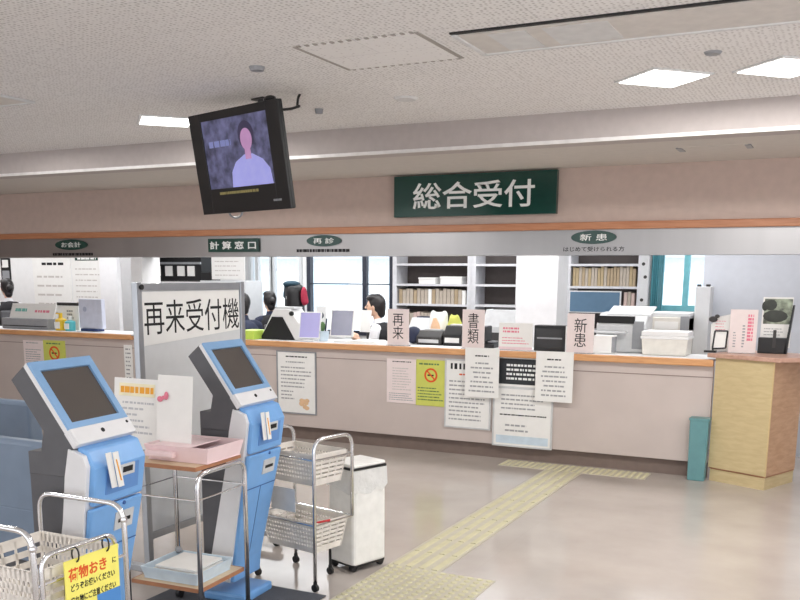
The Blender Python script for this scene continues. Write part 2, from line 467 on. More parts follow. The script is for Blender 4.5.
# ------------------------------------------------------------------ ceiling fittings
def panel_light(cx, cy, label, half=.25, power=34):
    t = thing('ceiling_light', label, 'light', (cx, cy, Z_CEIL), PI/4, 'square panel lights set diagonally in the ceiling')
    s = half/math.sqrt(2)
    f = MB()
    for a, b, c, d in ((-s-.02, s+.02, -s-.02, -s), (-s-.02, s+.02, s, s+.02), (-s-.02, -s, -s, s), (s, s+.02, -s, s)):
        f.box(a, b, c, d, -.008, 0)
    f.build('frame', M_lampframe, t)
    box(-s, s, -s, s, -.012, 0).build('diffuser', M_lamp, t)
    l = bpy.data.lights.new('ceiling_light_glow', 'AREA'); l.shape = 'SQUARE'; l.size = 2*s; l.energy = power; l.color = (1, .985, .96)
    lo = bpy.data.objects.new('ceiling_light_glow', l); COL.objects.link(lo); lo.parent = t; lo.location = (0, 0, -.02)
    return t
PL = 17
panel_light(-1.092, 5.57, 'lit diamond panel light right of the hatch, left one of the close pair', .25, PL)
panel_light(-.446, 5.57, 'lit diamond panel light at the right edge of the photo')
panel_light(-4.67, 5.57, 'lit diamond panel light partly hidden behind the television')
for x, y in ((-6.6, 5.57), (1.4, 5.57), (-4.67, 2.2), (-.446, 2.2), (1.9, 2.2), (-7.8, 2.2), (-4.67, -1.2), (-.446, -1.6)):     # the hall's other ceiling lamps
    l = bpy.data.lights.new('hall_lamp', 'AREA'); l.shape = 'SQUARE'; l.size = .36; l.energy = PL; l.color = (1, .985, .96)
    lo = bpy.data.objects.new('hall_lamp', l); COL.objects.link(lo); lo.location = (x, y, Z_CEIL-.02)

def hatch():
    a, c = Vector((-2.61, 4.10)), Vector((-1.945, 4.66))
    t = thing('ceiling_hatch', 'rectangular ceiling access hatch with dotted joints, above the green sign', 'hatch', ((a.x+c.x)/2, (a.y+c.y)/2, Z_CEIL))
    hx, hy = (c.x-a.x)/2, (c.y-a.y)/2
    box(-hx+.012, hx-.012, -hy+.012, hy-.012, -.004, 0).build('hatch_panel', M_ceil, t)
    for x in (-hx, hx): box(x-.011, x+.011, -hy, hy, -.0045, 0).build('joint', M_slotgrey, t)
    for y in (-hy, hy):
        f = MB()
        for k in range(14):
            x = -hx + (k+.5)*2*hx/14; f.box(x-.009, x+.009, y-.012, y+.012, -.0045, 0)
        f.build('joint_dots', M_slotgrey, t)
hatch()
def cassette(x0, x1, label):
    t = thing('ceiling_air_conditioner', label, 'air conditioner', ((x0+x1)/2, 4.4, Z_CEIL))
    hx = (x1-x0)/2; f = MB()
    f.box(-hx, hx, .195, .22, -.016, 0).box(-hx, -hx+.025, -.205, .195, -.016, 0).box(hx-.025, hx, -.205, .195, -.016, 0)
    f.build('frame', M_lampframe, t, .004)
    box(-hx+.025, hx-.025, -.18, .195, -.009, 0).build('panel', M_recess, t)
    box(-hx, hx, -.225, -.2, -.008, 0).build('air_slot', M_inner, t)
    g = MB()
    g.box(-hx+.16, -hx+.34, -.15, .17, -.0105, -.009).box(-hx+.42, -hx+.72, -.15, .17, -.0105, -.009)
    g.build('louvre', M_lampframe, t)
cassette(-1.81, .5, 'long pale ceiling air conditioner with dark slot, top right of the photo')
cassette(-7.2, -4.95, 'pale ceiling air conditioner at the left edge of the photo')
def small_disc(name, label, cat, px, py, r, h, m, z=Z_CEIL):
    p = at_z(px, py, z)
    o = MB().cyl((0, 0, -h), (0, 0, 0), r*.8, 20, r).build(name, m, None, 0, p, ); return tag(o, label, cat)
small_disc('smoke_detector', 'small round grey detector on the ceiling left of the hatch', 'smoke detector', 257, 67, .045, .02, M_grey)
small_disc('sprinkler_head', 'small sprinkler head on the ceiling right of the television cable', 'sprinkler', 319, 109, .03, .03, M_grey)
small_disc('ceiling_sensor', 'thin round white disc on the ceiling behind the hatch', 'sensor', 406, 98, .08, .012, M_lampframe)
small_disc('ceiling_speaker', 'small grey round fitting between the air conditioner and lit panel lights', 'speaker', 713, 52, .045, .012, M_grey)
def soffit_hatch():
    a, b = at_z(681, 149.5, Z_SOF), at_z(749, 145.5, Z_SOF)
    t = thing('ceiling_access_panel', 'faint access panel with two dark clips under the beam soffit', 'hatch', ((a.x+b.x)/2, (a.y+b.y)/2, Z_SOF))
    d = (b.x-a.x)/2
    box(-d, d, -.12, .12, -.003, 0).build('panel', M_soffit, t)
    for s in (-1, 1): box(s*d-.02, s*d+.02, -.09, .09, -.008, 0).build('clip', M_grey, t)
soffit_hatch()

# ------------------------------------------------------------------ television hanging under the ceiling
def television():
    k = 1.5
    c = Vector((0, 0, EYE)) + (Vector((-2.395, 3.315, 2.128))-Vector((0, 0, EYE)))*k
    W, H = .624*k, .42*k
    t = thing('television', 'black flat television hanging under the ceiling, picture on', 'television', c, -.314)
    R = Matrix.Rotation(.157, 4, 'X')           # face leans down
    hw, hh = W/2, H/2
    box(-hw, hw, 0, .03, -hh, hh).xform(R).build('housing', M_black, t, .008)
    box(-hw*.7, hw*.6, .03, .10, -hh*.7, hh*.5).xform(R).build('rear_cover', M_black, t, .02)
    # picture window
    sx0, sx1, sz0, sz1 = -hw*.735, hw*.735, -hh*.50, hh*.84
    b = MB()
    b.box(-hw, sx0, -.012, 0, -hh, hh).box(sx1, hw, -.012, 0, -hh, hh).box(sx0, sx1, -.012, 0, sz1, hh).box(sx0, sx1, -.012, 0, -hh, sz0)
    b.xform(R).build('bezel', M_black, t, .003)
    s = box(sx0, sx1, -.004, -.001, sz0, sz1).xform(R).build('screen', M_tvbg, t)
    cx = sx0+(sx1-sx0)*.66; w = sx1-sx0; h = sz1-sz0
    sh = [(cx-.30*w, sz0), (cx-.28*w, sz0+.22*h), (cx-.2*w, sz0+.36*h), (cx-.06*w, sz0+.45*h), (cx+.06*w, sz0+.45*h), (cx+.2*w, sz0+.36*h), (cx+.29*w, sz0+.22*h), (cx+.31*w, sz0)]
    MB().prism(sh, -.0052, -.004, 'y').xform(R).build('picture_shirt', M_tvshirt, s)
    el = lambda x, z, a, bb: [(x+a*math.cos(2*PI*q/28), z+bb*math.sin(2*PI*q/28)) for q in range(28)]
    MB().prism(el(cx, sz0+.72*h, .115*w, .2*h), -.0050, -.004, 'y').xform(R).build('picture_hair', M_tvhair, s)
    m = MB().prism(el(cx, sz0+.66*h, .085*w, .155*h), -.0058, -.004, 'y')
    m.prism([(cx-.045*w, sz0+.38*h), (cx+.045*w, sz0+.38*h), (cx+.04*w, sz0+.56*h), (cx-.04*w, sz0+.56*h)], -.0056, -.004, 'y')
    m.xform(R).build('picture_face', M_tvskin, s)
    print_lines(M_tvtext, s, sx0+.08*w, sx0+.42*w, sz0+.56*h, sz0+.74*h, 1, -.0045, 'picture_caption', 1, 5, M=R, hfrac=.5, wmul=.35)
    print_lines(M_caption, t, sx0+.15*w, sx0+.75*w, sz0-.10*h, sz0-.045*h, 1, -.0122, 'subtitle_strip', 1, 8, M=R, hfrac=.7)
    print_lines(M_grey, t, hw*.66, hw*.84, -hh*.84, -hh*.79, 1, -.0122, 'button_strip', 1, 9, M=R, hfrac=.8)
    zc = Z_CEIL-c.z
    m = MB().cyl((0, .19, 0), (0, .19, zc), .025, 14).box(-.1, .1, .1, .215, -.1, .1).box(-.06, .06, .15, .27, zc-.01, zc)
    m.build('ceiling_bracket', M_dgrey, t)
    MB().ball((hw*.75, .03, hh+.01), (.05, .03, .02), 12).xform(R).build('top_knob', M_black, t)
    p = at_z(300, 94, Z_CEIL)-c
    p = Matrix.Rotation(.314, 3, 'Z') @ p
    a = R @ Vector((hw*.98, .03, hh*.8))
    mid = [a, a+Vector((.06, .02, 0)), a+Vector((.12, .03, .01)), Vector((p.x-.03, p.y, (a.z+p.z)/2)), Vector((p.x-.02, p.y, p.z-.02)), Vector((p.x, p.y, p.z))]
    MB().tube(fillet(mid, .05), .008, 6).build('power_cable', M_black, t)
    loop = [R @ Vector((-.16+.14*math.cos(PI*k/10)*.5, .03, -hh-.035*math.sin(PI*k/10))) for k in range(11)]
    MB().tube(loop, .007, 6).build('cable_loop', M_grey, t)
television()

# ------------------------------------------------------------------ notices on the counter front
G_NOT = 'notices on the counter front'
def notice(name, label, px, m=M_paper, Y=None, frame=None, t=.006, gap=.0):
    Y = CF_Y-.002 if Y is None else Y
    x0, x1, z0, z1 = rect(*px, Y)
    w, h = x1-x0, z1-z0
    o = box(-w/2, w/2, -t, 0, -h/2, h/2).build(name, m, None, 0, ((x0+x1)/2, Y-gap, (z0+z1)/2))
    tag(o, label, 'notice', G_NOT)
    if frame:
        f = MB(); b = .014
        f.box(-w/2-b, w/2+b, -t-.006, 0, h/2, h/2+b).box(-w/2-b, w/2+b, -t-.006, 0, -h/2-b, -h/2).box(-w/2-b, -w/2, -t-.006, 0, -h/2, h/2).box(w/2, w/2+b, -t-.006, 0, -h/2, h/2)
        f.build('frame', frame, o)
    return o, w, h, -t
def no_smoking(o, w, h, y, cz, r):
    m = ring_mesh(MB(), 0, cz, r, r*.74, y, .002)
    m.xform(Matrix.Identity(4)); m.build('prohibition_ring', M_inkred, o)
    R = Matrix.Translation((0, 0, cz)) @ Matrix.Rotation(PI/4, 4, 'Y')
    box(-r*.8, r*.8, y-.0025, y, -r*.1, r*.1).xform(R).build('prohibition_bar', M_inkred, o)
    box(-r*.5, r*.42, y-.0015, y, cz-r*.1, cz+r*.1).build('cigarette', M_ink, o)
o, w, h, y = notice('notice_sheet', 'pinkish printed sheet beside a yellow one, left end of the counters', (24.5, 340.5, 44, 372), M_paperpink)
print_lines(M_inkgrey, o, -w*.35, w*.4, h*.38, h*.47, 1, y, 'heading', .8, 1); print_lines(M_inkgrey, o, -w*.4, w*.4, -h*.4, h*.25, 9, y, seed=2)
o, w, h, y = notice('no_smoking_notice', 'yellow no smoking sheet on the left counter, above the left kiosk', (44.3, 340.5, 66, 372), M_yellowlime)
print_lines(M_leaf, o, -w*.35, w*.4, h*.34, h*.46, 1, y, 'heading', .8, 3); no_smoking(o, w, h, y, h*.1, w*.24)
print_lines(M_leaf, o, -w*.4, w*.4, -h*.42, -h*.15, 3, y, seed=4)
o, w, h, y = notice('notice_strip', 'narrow white notice strip on the column left of the whiteboard', (125, 345, 133, 388))
print_lines(M_inkgrey, o, -w*.3, w*.35, -h*.4, h*.45, 9, y, seed=5)
o, w, h, y = notice('framed_notice', 'white notice in a dark frame right of the right kiosk', (278.5, 352.5, 315.5, 412.5), M_paper, frame=M_grey)
print_lines(M_ink, o, -w*.28, w*.3, h*.40, h*.46, 1, y, 'heading', .9, 6); print_lines(M_inkgrey, o, -w*.28, w*.26, h*.31, h*.37, 1, y, 'subheading', .9, 7)
print_lines(M_inkgrey, o, -w*.42, w*.42, -h*.1, h*.28, 6, y, seed=8); print_lines(M_inkgrey, o, -w*.42, w*.0, -h*.3, -h*.12, 3, y, 'footer', .6, 9)
m = MB()
for k in range(9): m.ball((w*(.12+.24*random.random()), y, -h*(.28+.14*random.random())), (.03, .002, .022), 8)
m.build('flower_print', mat('peach_print', (228, 190, 150), .8), o)
o, w, h, y = notice('notice_sheet', 'pale printed sheet left of the yellow sheet on the main counter', (387, 359, 416, 403), M_paperpink)
print_lines(M_ink, o, -w*.3, w*.4, h*.41, h*.47, 1, y, 'heading', .8, 10); print_lines(mat('faint_ink', (200, 194, 190), .8, var=0), o, -w*.3, w*.35, -h*.22, h*.32, 9, y, seed=11)
print_lines(M_inkgrey, o, -w*.42, w*.42, -h*.45, -h*.26, 4, y, 'footer', .8, 12)
o, w, h, y = notice('no_smoking_notice', 'yellow no smoking sheet on the main counter between two pale sheets', (416.3, 360, 446, 406), M_yellowlime)
print_lines(M_leaf, o, -w*.4, w*.4, h*.36, h*.46, 1, y, 'heading', .8, 13); no_smoking(o, w, h, y, h*.17, w*.22)
print_lines(M_leaf, o, -w*.44, w*.44, -h*.4, -h*.08, 5, y, seed=14)
o, w, h, y = notice('notice_board', 'white printed board partly behind an overhanging paper, right of the yellow sheet', (446.5, 361, 490, 427), M_paper, t=.01, frame=M_lgrey)
print_lines(M_ink, o, -w*.4, w*.1, h*.36, h*.47, 1, y, 'heading', 1, 15, hfrac=.8); print_lines(M_inkred, o, -w*.2, w*.1, h*.26, h*.33, 1, y, 'red_heading', 1, 16)
print_lines(M_inkgrey, o, -w*.43, w*.43, -h*.42, h*.22, 10, y, seed=17)
o, w, h, y = notice('notice_board', 'largest white notice board with a black header panel, hung lowest on the counter', (495, 358, 552, 446), M_paper, t=.012, frame=M_lgrey)
hd = box(-w/2+.005, w/2-.005, y-.002, y, h*.2, h*.5-.01).build('header_panel', mat('header_black', (40, 44, 48), .6), o)
print_lines(M_letter, hd, -w*.3, w*.45, h*.24, h*.44, 4, y-.002, 'header_print', .6, 18, hfrac=.5)
box(-w/2, w/2, y-.003, y, h*.15, h*.175).build('divider', M_lgrey, o)
print_lines(M_inkgrey, o, -w*.38, w*.42, -h*.1, h*.1, 4, y, seed=19); print_lines(M_ink, o, -w*.4, w*.42, -h*.17, -h*.13, 1, y, 'bold_line', .95, 20)
print_lines(M_inkgrey, o, -w*.3, w*.2, -h*.36, -h*.24, 2, y, 'lower_print', .7, 21)
box(-w*.46, w*.46, y-.001, y, -h*.48, -h*.39).build('pale_band', M_tray, o)
def overhang(label, px, seed):
    Y = CF_Y-.0555
    o, w, h, y = notice('overhanging_paper', label, px, M_paper, Y, t=.003)
    print_lines(M_ink, o, -w*.2, w*.22, h*.3, h*.38, 1, y, 'heading', .9, seed); print_lines(M_inkgrey, o, -w*.38, w*.38, -h*.42, h*.24, 7, y, seed=seed+1, fill=.5, centre=True)
    return o
overhang('white paper hanging over the wood edge below the document card', (465, 348, 499, 397.5), 30)
overhang('white paper hanging over the wood edge at the right of the black header', (535.5, 351.5, 573, 402), 40)

# ------------------------------------------------------------------ tactile paving
def tactile():
    x0, x1 = -2.315, -1.985
    o = MB().box(x0, x1, 4.57, 7.58, 0, .003).build('tactile_guide_strip', M_tacbase); tag(o, 'pale yellow ribbed guide strip on the floor leading to the counter', 'tactile paving')
    t = MB()
    for k in range(4):
        x = x0+.042+k*.082
        for j in range(10):
            y = 4.58+j*.3; t.prism([(x-.022, .003), (x+.022, .003), (x+.015, .007), (x-.015, .007)], y, y+.29, 'y')
    t.build('ribs', M_tac, o)
    def dots(x0, x1, y0, y1, label, m=M_tac):
        o = MB().box(x0, x1, y0, y1, 0, .003).build('tactile_warning_tile', M_tacbase); tag(o, label, 'tactile paving', 'dotted warning tiles')
        t = MB(); nx, ny = max(1, round((x1-x0)/.055)), max(1, round((y1-y0)/.055))
        for i in range(nx):
            for j in range(ny):
                x, y = x0+(i+.5)*(x1-x0)/nx, y0+(j+.5)*(y1-y0)/ny
                t.cyl((x, y, .003), (x, y, .008), .020, 8, .014)
        t.build('dots', m, o)
    dots(x0, -1.65, 3.65, 4.57, 'pale yellow dotted warning tiles on the floor near the white bin')
    dots(-2.75, -1.45, 7.585, 7.86, 'pale yellow dotted warning tiles lying along the foot of the counter')
tactile()

# ------------------------------------------------------------------ blond wood stand at the counter end
def podium():
    A, B = Vector((-.985, 7.83, 0)), Vector((-.521, 7.62, 0))
    ang = math.atan2(B.y-A.y, B.x-A.x)
    W = (B-A).length
    t = thing('wooden_stand', 'blond wooden stand with a rosy top at the right end of the counter', 'stand', A, ang)
    zt = at_y(715, 357.5, 7.83).z
    D = .50
    MB().prism([(0, 0), (W, 0), (W-.02, D), (.02, D)], .11, zt, 'z').build('body', M_podside_shaded, t, .004)
    box(.004, W-.004, -.004, .01, .115, zt-.002).build('front_panel', M_podwood, t)
    MB().prism([(.012, .012), (W-.012, .012), (W-.03, D), (.03, D)], .0, .1, 'z').build('plinth', M_podwood, t)
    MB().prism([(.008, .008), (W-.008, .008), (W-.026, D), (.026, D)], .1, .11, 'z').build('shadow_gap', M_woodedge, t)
    box(W-.008, W+.002, -.004, .006, .11, zt).build('corner_edging', wood_material('edge_light_wood', (214, 190, 140), (220, 198, 150)), t)
    MB().prism([(-.06, -.035), (W+.06, -.035), (W+.3, D+.05), (-.02, D+.05)], zt, zt+.035, 'z').build('top', M_podtop, t, .006)
    return zt+.035
POD_Z = podium()
x0, x1, z0, z1 = rect(689, 418, 708, 474, 7.80)
o = thing('teal_bin', 'translucent teal upright bin standing on the floor beside the wooden stand', 'bin', ((x0+x1)/2, 7.80, 0))
w = (x1-x0)/2
m = MB().hexa([(-w*.9, -.05, 0), (w*.9, -.05, 0), (w*.9, .055, 0), (-w*.9, .055, 0), (-w, -.055, z1), (w, -.055, z1), (w, .06, z1), (-w, .06, z1)])
m.build('shell', M_teal, o, .008)
MB().box(-w-.006, w+.006, -.062, .066, z1-.015, z1+.004).build('rim', M_teal, o, .004)

# ------------------------------------------------------------------ reception kiosks
KS = .93
def kz(z): return EYE-(EYE-z)*KS
def kpoly(pts): return [(s*KS, kz(z)) for s, z in pts]
def make_kiosk(label, loc, th):
    t = thing('check_in_kiosk', label, 'kiosk', (loc[0], loc[1], 0), th, 'blue check-in kiosks')
    W = .342; hw = W/2
    head = kpoly([(-.234, 1.297), (-.312, 1.23), (-.165, 1.03), (-.183, .945), (-.25, .942), (-.25, .845), (-.068, .846), (-.035, .955), (-.005, .975)])
    MB().prism(head, -hw+.004, hw-.004, 'y').build('head_shell', M_dark, t, .004)
    # slab frame: origin bottom centre, u along the slope
    al = .952; ux, uz = -math.cos(al), math.sin(al); nx, nz = math.sin(al), math.cos(al)
    ox, oz = 0, kz(.982); L = .386*KS; tb = .068*KS
    def P(u, n, y): return (ox+ux*u+nx*n, y, oz+uz*u+nz*n)
    def slab(name, u0, u1, n0, n1, y0, y1, m, par=t, bev=.003):
        q = [P(u0, n0, y0), P(u0, n0, y1), P(u1, n0, y1), P(u1, n0, y0), P(u0, n1, y0), P(u0, n1, y1), P(u1, n1, y1), P(u1, n1, y0)]
        return MB().hexa(q).build(name, m, par, bev)
    b = MB()
    for u0, u1, y0, y1 in ((tb, tb+.025, -hw, hw), (L-.04, L, -hw, hw), (tb+.025, L-.04, -hw, -hw+.034), (tb+.025, L-.04, hw-.034, hw)):
        b.hexa([P(u0, -.012, y0), P(u0, -.012, y1), P(u1, -.012, y1), P(u1, -.012, y0), P(u0, .014, y0), P(u0, .014, y1), P(u1, .014, y1), P(u1, .014, y0)])
    b.build('screen_bezel', M_kbezel, t)
    slab('screen', tb+.024, L-.039, -.008, .005, -hw+.033, hw-.033, M_glassdark)
    st = slab('front_strip', -.005, tb, -.02, .016, -hw, hw, M_kwhite)
    MB().cyl(P(tb*.5, .015, -.01), P(tb*.5, .019, -.01), .009, 14).build('sensor_eye', M_inner, st)
    MB().cyl(P(tb*.7, .015, hw-.025), P(tb*.7, .018, hw-.025), .006, 10).build('button', M_inner, st)
    for y0, y1 in ((-hw-.002, -hw+.004), (hw-.004, hw+.002)):
        MB().hexa([P(0, -.014, y0), P(0, -.014, y1), P(L, -.014, y1), P(L, -.014, y0), P(0, .004, y0), P(0, .004, y1), P(L+.002, .004, y1), P(L+.002, .004, y0)]).build('edge_trim', M_kwhite, t)
    # body: narrower towards the foot
    def taper(q):
        f = .74+.26*min(1, max(0, q[2]))
        return (q[0], q[1]*f, q[2])
    side = kpoly([(-.04, .966), (.03, .94), (.045, .895), (-.006, .584), (-.12, -.01), (-.265, -.01), (-.102, .656), (-.07, .848)])
    MB().prism(side, -hw-.002, hw+.002, 'y', taper).build('side_panel', M_kwhite, t, .003)
    rear = kpoly([(-.252, .85), (-.07, .848), (-.102, .656), (-.255, .0), (-.285, .0), (-.268, .5)])
    MB().prism(rear, -hw+.004, hw-.004, 'y', taper).build('rear_cabinet', M_dark, t, .003)
    up = kpoly([(-.02, .972), (.028, .962), (.066, .885), (.044, .722), (.02, .722)])
    def wing(q):
        return taper(q)
    f = MB().prism(up, -hw+.02, hw-.004, 'y', taper)
    uf = f.build('upper_front', M_kblue, t, .012)
    low = kpoly([(.018, .716), (.046, .716), (-.085, .1), (-.095, -.01), (-.14, -.01), (-.004, .6)])
    lf = MB().prism(low, -hw+.008, hw-.006, 'y', taper).build('lower_front', M_kblue, t, .008)
    # details on the sloping upper face, between (.028,.962) and (.082,.885), then the vertical face down to (.05,.722)
    (a0, a1), (b0, b1) = kpoly([(.066, .885)])[0], kpoly([(.044, .722)])[0]
    dx, dz = b0-a0, b1-a1; LL = math.hypot(dx, dz); dx, dz = dx/LL, dz/LL; mx, mz = -dz, dx
    def F(d, n, y): return (a0+dx*d+mx*n, y, a1+dz*d+mz*n)
    def pad(name, d0, d1, y0, y1, n, m, par, n0=-.004):
        q = [F(d0, n0, y0), F(d0, n0, y1), F(d1, n0, y1), F(d1, n0, y0), F(d0, n, y0), F(d0, n, y1), F(d1, n, y1), F(d1, n, y0)]
        return MB().hexa(q).build(name, m, par)
    rc = pad('recess_panel', .012, .115, -.08, .115, .003, mat('kiosk_blue_deep', (96, 144, 206), .4, var=.03), uf)
    sl = pad('slot_plate', .01, .055, .0, .085, .006, M_lgrey, uf); pad('slot', .02, .042, .012, .07, .008, M_inner, sl)
    # printed tickets standing in the left slot
    tk = MB()
    for k, (yy, n) in enumerate(((-.115, .016), (-.085, .024))):
        q = [F(-.06, n, yy), F(-.06, n, yy+.032), F(.085, n+.004, yy+.078), F(.085, n+.004, yy+.046)]
        q2 = [(p[0]+.003, p[1], p[2]) for p in q]; tk.hexa(q+q2)
    tk = tk.build('ticket', M_paper, uf)
    q = [F(-.03, .0275, -.066), F(-.03, .0275, -.060), F(.06, .03, -.024), F(.06, .03, -.030)]
    MB().hexa(q+[(p[0]+.002, p[1], p[2]) for p in q]).build('ticket_print', M_inkorange, tk)
    # lower front
    (a0, a1), (b0, b1) = kpoly([(.046, .716)])[0], kpoly([(-.085, .1)])[0]
    dx, dz = b0-a0, b1-a1; LL = math.hypot(dx, dz); dx, dz = dx/LL, dz/LL; mx, mz = -dz, dx
    def G(name, d0, d1, y0, y1, n, m, par):
        q = [(a0+dx*d+mx*nn, y, a1+dz*d+mz*nn) for nn in (-.004, n) for d, y in ((d0, y0), (d0, y1), (d1, y1), (d1, y0))]
        return MB().hexa(q).build(name, m, par)
    G('seam', .18, .185, -hw*.84, hw*.84, .0012, M_kseam, lf)
    G('seam', .18, .55, -.002, .002, .0010, M_kseam, lf)
    sp = G('receipt_plate', .045, .12, -.01, .1, .005, M_lgrey, lf); G('receipt_slot', .075, .09, .008, .08, .007, M_inner, sp)
    MB().cyl((a0+dx*.012+mx*-.002, .035, a1+dz*.012), (a0+dx*.012+mx*.004, .035, a1+dz*.012), .008, 12).build('lock', M_kseam, lf)
    MB().box(-.27, -.02, -hw*.82, hw*.82, .0, .05).build('foot', M_kblue, t, .015)
    return t
K1 = (-2.56, 2.628, .089); K2 = (-2.645, 3.765, .056)
make_kiosk('blue and white check-in kiosk nearest the viewer, left of the small table', K1[:2], K1[2])
make_kiosk('blue and white check-in kiosk standing in front of the whiteboard right of the pink tray', K2[:2], K2[2])
m = MB().box(-3.15, -2.36, 2.3, 3.935, 0, .006)
tag(m.build('floor_mat', M_mat), 'dark grey floor mat under the two kiosks', 'mat')

# ------------------------------------------------------------------ whiteboard on castors
def whiteboard():
    X, y0, y1, zt = -3.33, 3.69, 4.585, 1.615
    t = thing('whiteboard', 'free standing grey-framed whiteboard with a large black Japanese notice', 'whiteboard', (X, (y0+y1)/2, 0), PI/2)
    # local frame: x along +y world, facing -y local = +x world
    w = (y1-y0)/2
    for s in (-1, 1):
        MB().box(s*w-.02, s*w+.02, -.018, .018, .06, zt).build('post', M_alu, t, .004)
        MB().box(s*w-.025, s*w+.025, -.26, .26, .06, .095).build('foot', M_alu, t, .004)
        for d in (-.23, .23): MB().cyl((s*w-.012, d, .03), (s*w+.012, d, .03), .03, 14).build('castor', M_black, t)
    MB().box(-w+.02, w-.02, -.016, .016, zt-.045, zt-.005).build('top_rail', M_alu, t, .003)
    MB().box(-w+.02, w-.02, -.016, .016, .24, .28).build('bottom_rail', M_alu, t, .003)
    MB().box(-w+.02, w-.02, -.006, .006, .28, zt-.045).build('board', M_greyw, t)
    MB().cyl((-w+.015, -.026, zt-.025), (-w+.015, -.018, zt-.025), .014, 12).build('knob', M_black, t)
    zb0, zb1 = 1.285, 1.305
    p = MB().hexa([(-w+.022, -.011, zb0), (w-.03, -.011, zb1+.03), (w-.03, -.007, zb1+.03), (-w+.022, -.007, zb0), (-w+.022, -.011, zt-.05), (w-.03, -.011, zt-.05), (w-.03, -.007, zt-.05), (-w+.022, -.007, zt-.05)])
    p = p.build('notice_paper', M_paper, t)
    letters('再来受付機', M_ink, p, 0.0, 1.432, 2*w-.07, .18, -.011, bold=.0)
whiteboard()

# ------------------------------------------------------------------ small trolley table between the kiosks
def table():
    zt = .80
    a = Vector((-2.602, 3.207, 0)); L, D = .385, .365
    t = thing('trolley_table', 'small chrome table with two wooden shelves between the kiosks', 'table', (a.x, a.y, 0), .05)
    for z, nm in ((zt, 'upper_shelf'), (.225, 'lower_shelf')):
        s = MB().box(-L, 0, 0, D, z-.016, z).build(nm, M_shelfwood, t)
        e = MB().box(-L-.003, .003, -.004, 0, z-.018, z+.001).box(-L-.003, .003, D, D+.004, z-.018, z+.001).box(0, .004, 0, D, z-.018, z+.001).box(-L-.004, -L, 0, D, z-.018, z+.001)
        e.build('edge_band', M_woodedge, s)
    r = .0115
    for x, nm in ((.015, 'end_frame'), (-L-.015, 'end_frame')):
        pts = fillet([(x, -.012, .05), (x, -.012, zt-.03), (x, D+.012, zt-.03), (x, D+.012, .05)], .07)
        f = MB().tube(pts, r, 10)
        f.build(nm, M_chrome, t, smooth=True)
        MB().tube([(x, -.012, zt-.15), (x, D+.012, zt-.15)], .004, 6).build('cross_wire', M_chrome, t)
        for y in (-.012, D+.012): MB().cyl((x-.01, y, .031), (x+.01, y, .031), .025, 14).build('castor', M_black, t)
    for y in (-.012, D+.012): MB().tube([(.015, y, zt-.15), (-L-.015, y, zt-.15)], .004, 6).build('side_wire', M_chrome, t)
    return t, zt
T_TABLE, T_Z = table()
def on_table(p): return (Matrix.Translation(T_TABLE.location) @ Matrix.Rotation(.05, 4, 'Z')) @ Vector(p)
def tray(name, label, cat, loc, rz, w, d, h, m, parts):
    t = thing(name, label, cat, loc, rz)
    s = MB()
    s.hexa([(-w/2+.012, -d/2+.012, 0), (w/2-.012, -d/2+.012, 0), (w/2-.012, d/2-.012, 0), (-w/2+.012, d/2-.012, 0), (-w/2+.012, -d/2+.012, .004), (w/2-.012, -d/2+.012, .004), (w/2-.012, d/2-.012, .004), (-w/2+.012, d/2-.012, .004)])
    o = [(-w/2, -d/2), (w/2, -d/2), (w/2, d/2), (-w/2, d/2)]; th = .006
    for i in range(4):
        (x0, y0), (x1, y1) = o[i], o[(i+1) % 4]
        k = .9
        s.hexa([(x0*k, y0*k, 0), (x1*k, y1*k, 0), (x1*k*.96, y1*k*.96, 0), (x0*k*.96, y0*k*.96, 0), (x0, y0, h), (x1, y1, h), (x1*.96, y1*.96, h), (x0*.96, y0*.96, h)])
    s.build('tray_body', m, t, .002)
    return t
p = on_table((-.155, .215, T_Z+.001))
t = tray('pink_tray', 'pink plastic tray box on the upper shelf of the small table', 'tray', p, .05, .36, .30, .075, M_pink, 0)
box(-.155, .06, -.13, .13, .064, .071).build('lid', M_pink, t, .003)
box(.07, .15, -.03, .11, .012, .05).build('inner_card', mat('mauve_card', (190, 168, 176), .7), t, .003)
box(-.16, .0, -.175, -.14, .02, .05).build('front_lip', M_pink, t, .008)
p = on_table((-.19, .17, .227))
t = tray('paper_tray', 'pale blue tray of papers on the lower shelf of the small table', 'tray', p, .05, .33, .30, .06, M_tray, 0)
for k in range(3): MB().box(-.13+.01*k, .13-.006*k, -.12+.008*k, .12, .02+.015*k, .03+.015*k).build('paper_sheaf', M_paper, t)
MB().ball((-.15, .13, .065), .018).build('clip_knob', M_grey, t)
# standing cards at the back of the table
def card(name, label, px, Y, m, lean=.10):
    x0, x1, z0, z1 = rect(*px, Y); w = x1-x0; h = z1-T_Z-.002
    t = thing(name, label, 'card', ((x0+x1)/2, Y, T_Z+.002), 0)
    R = Matrix.Rotation(-lean, 4, 'X')
    c = box(-w/2, w/2, -.002, .002, .0, h).xform(R).build('sheet', m, t)
    box(-w/2, w/2, -.03, .045, 0, .006).build('stand_foot', M_acryl, t, .002)
    return t, c, w, h, R
t, c, w, h, R = card('information_card', 'white information card with an orange heading left of the blank white card', (112, 379, 155, 455), 3.42, M_paper)
box(-w*.38, w*.44, -.004, -.002, h*.75, h*.93).xform(R).build('heading_band', mat('cream_band', (246, 238, 206), .8), c)
print_lines(M_inkorange, c, -w*.34, w*.42, h*.76, h*.92, 1, -.004, 'heading', 1, 51, R, hfrac=.55, wmul=.3)
print_lines(mat('faint_ink2', (196, 196, 200), .8, var=0), c, -w*.3, w*.44, h*.2, h*.7, 6, -.002, seed=52, M=R, fill=.4)
t, c, w, h, R = card('blank_card', 'tall blank white card with a small pink bow behind the pink tray', (154.5, 376, 189, 452), 3.36, M_paper)
m = MB()
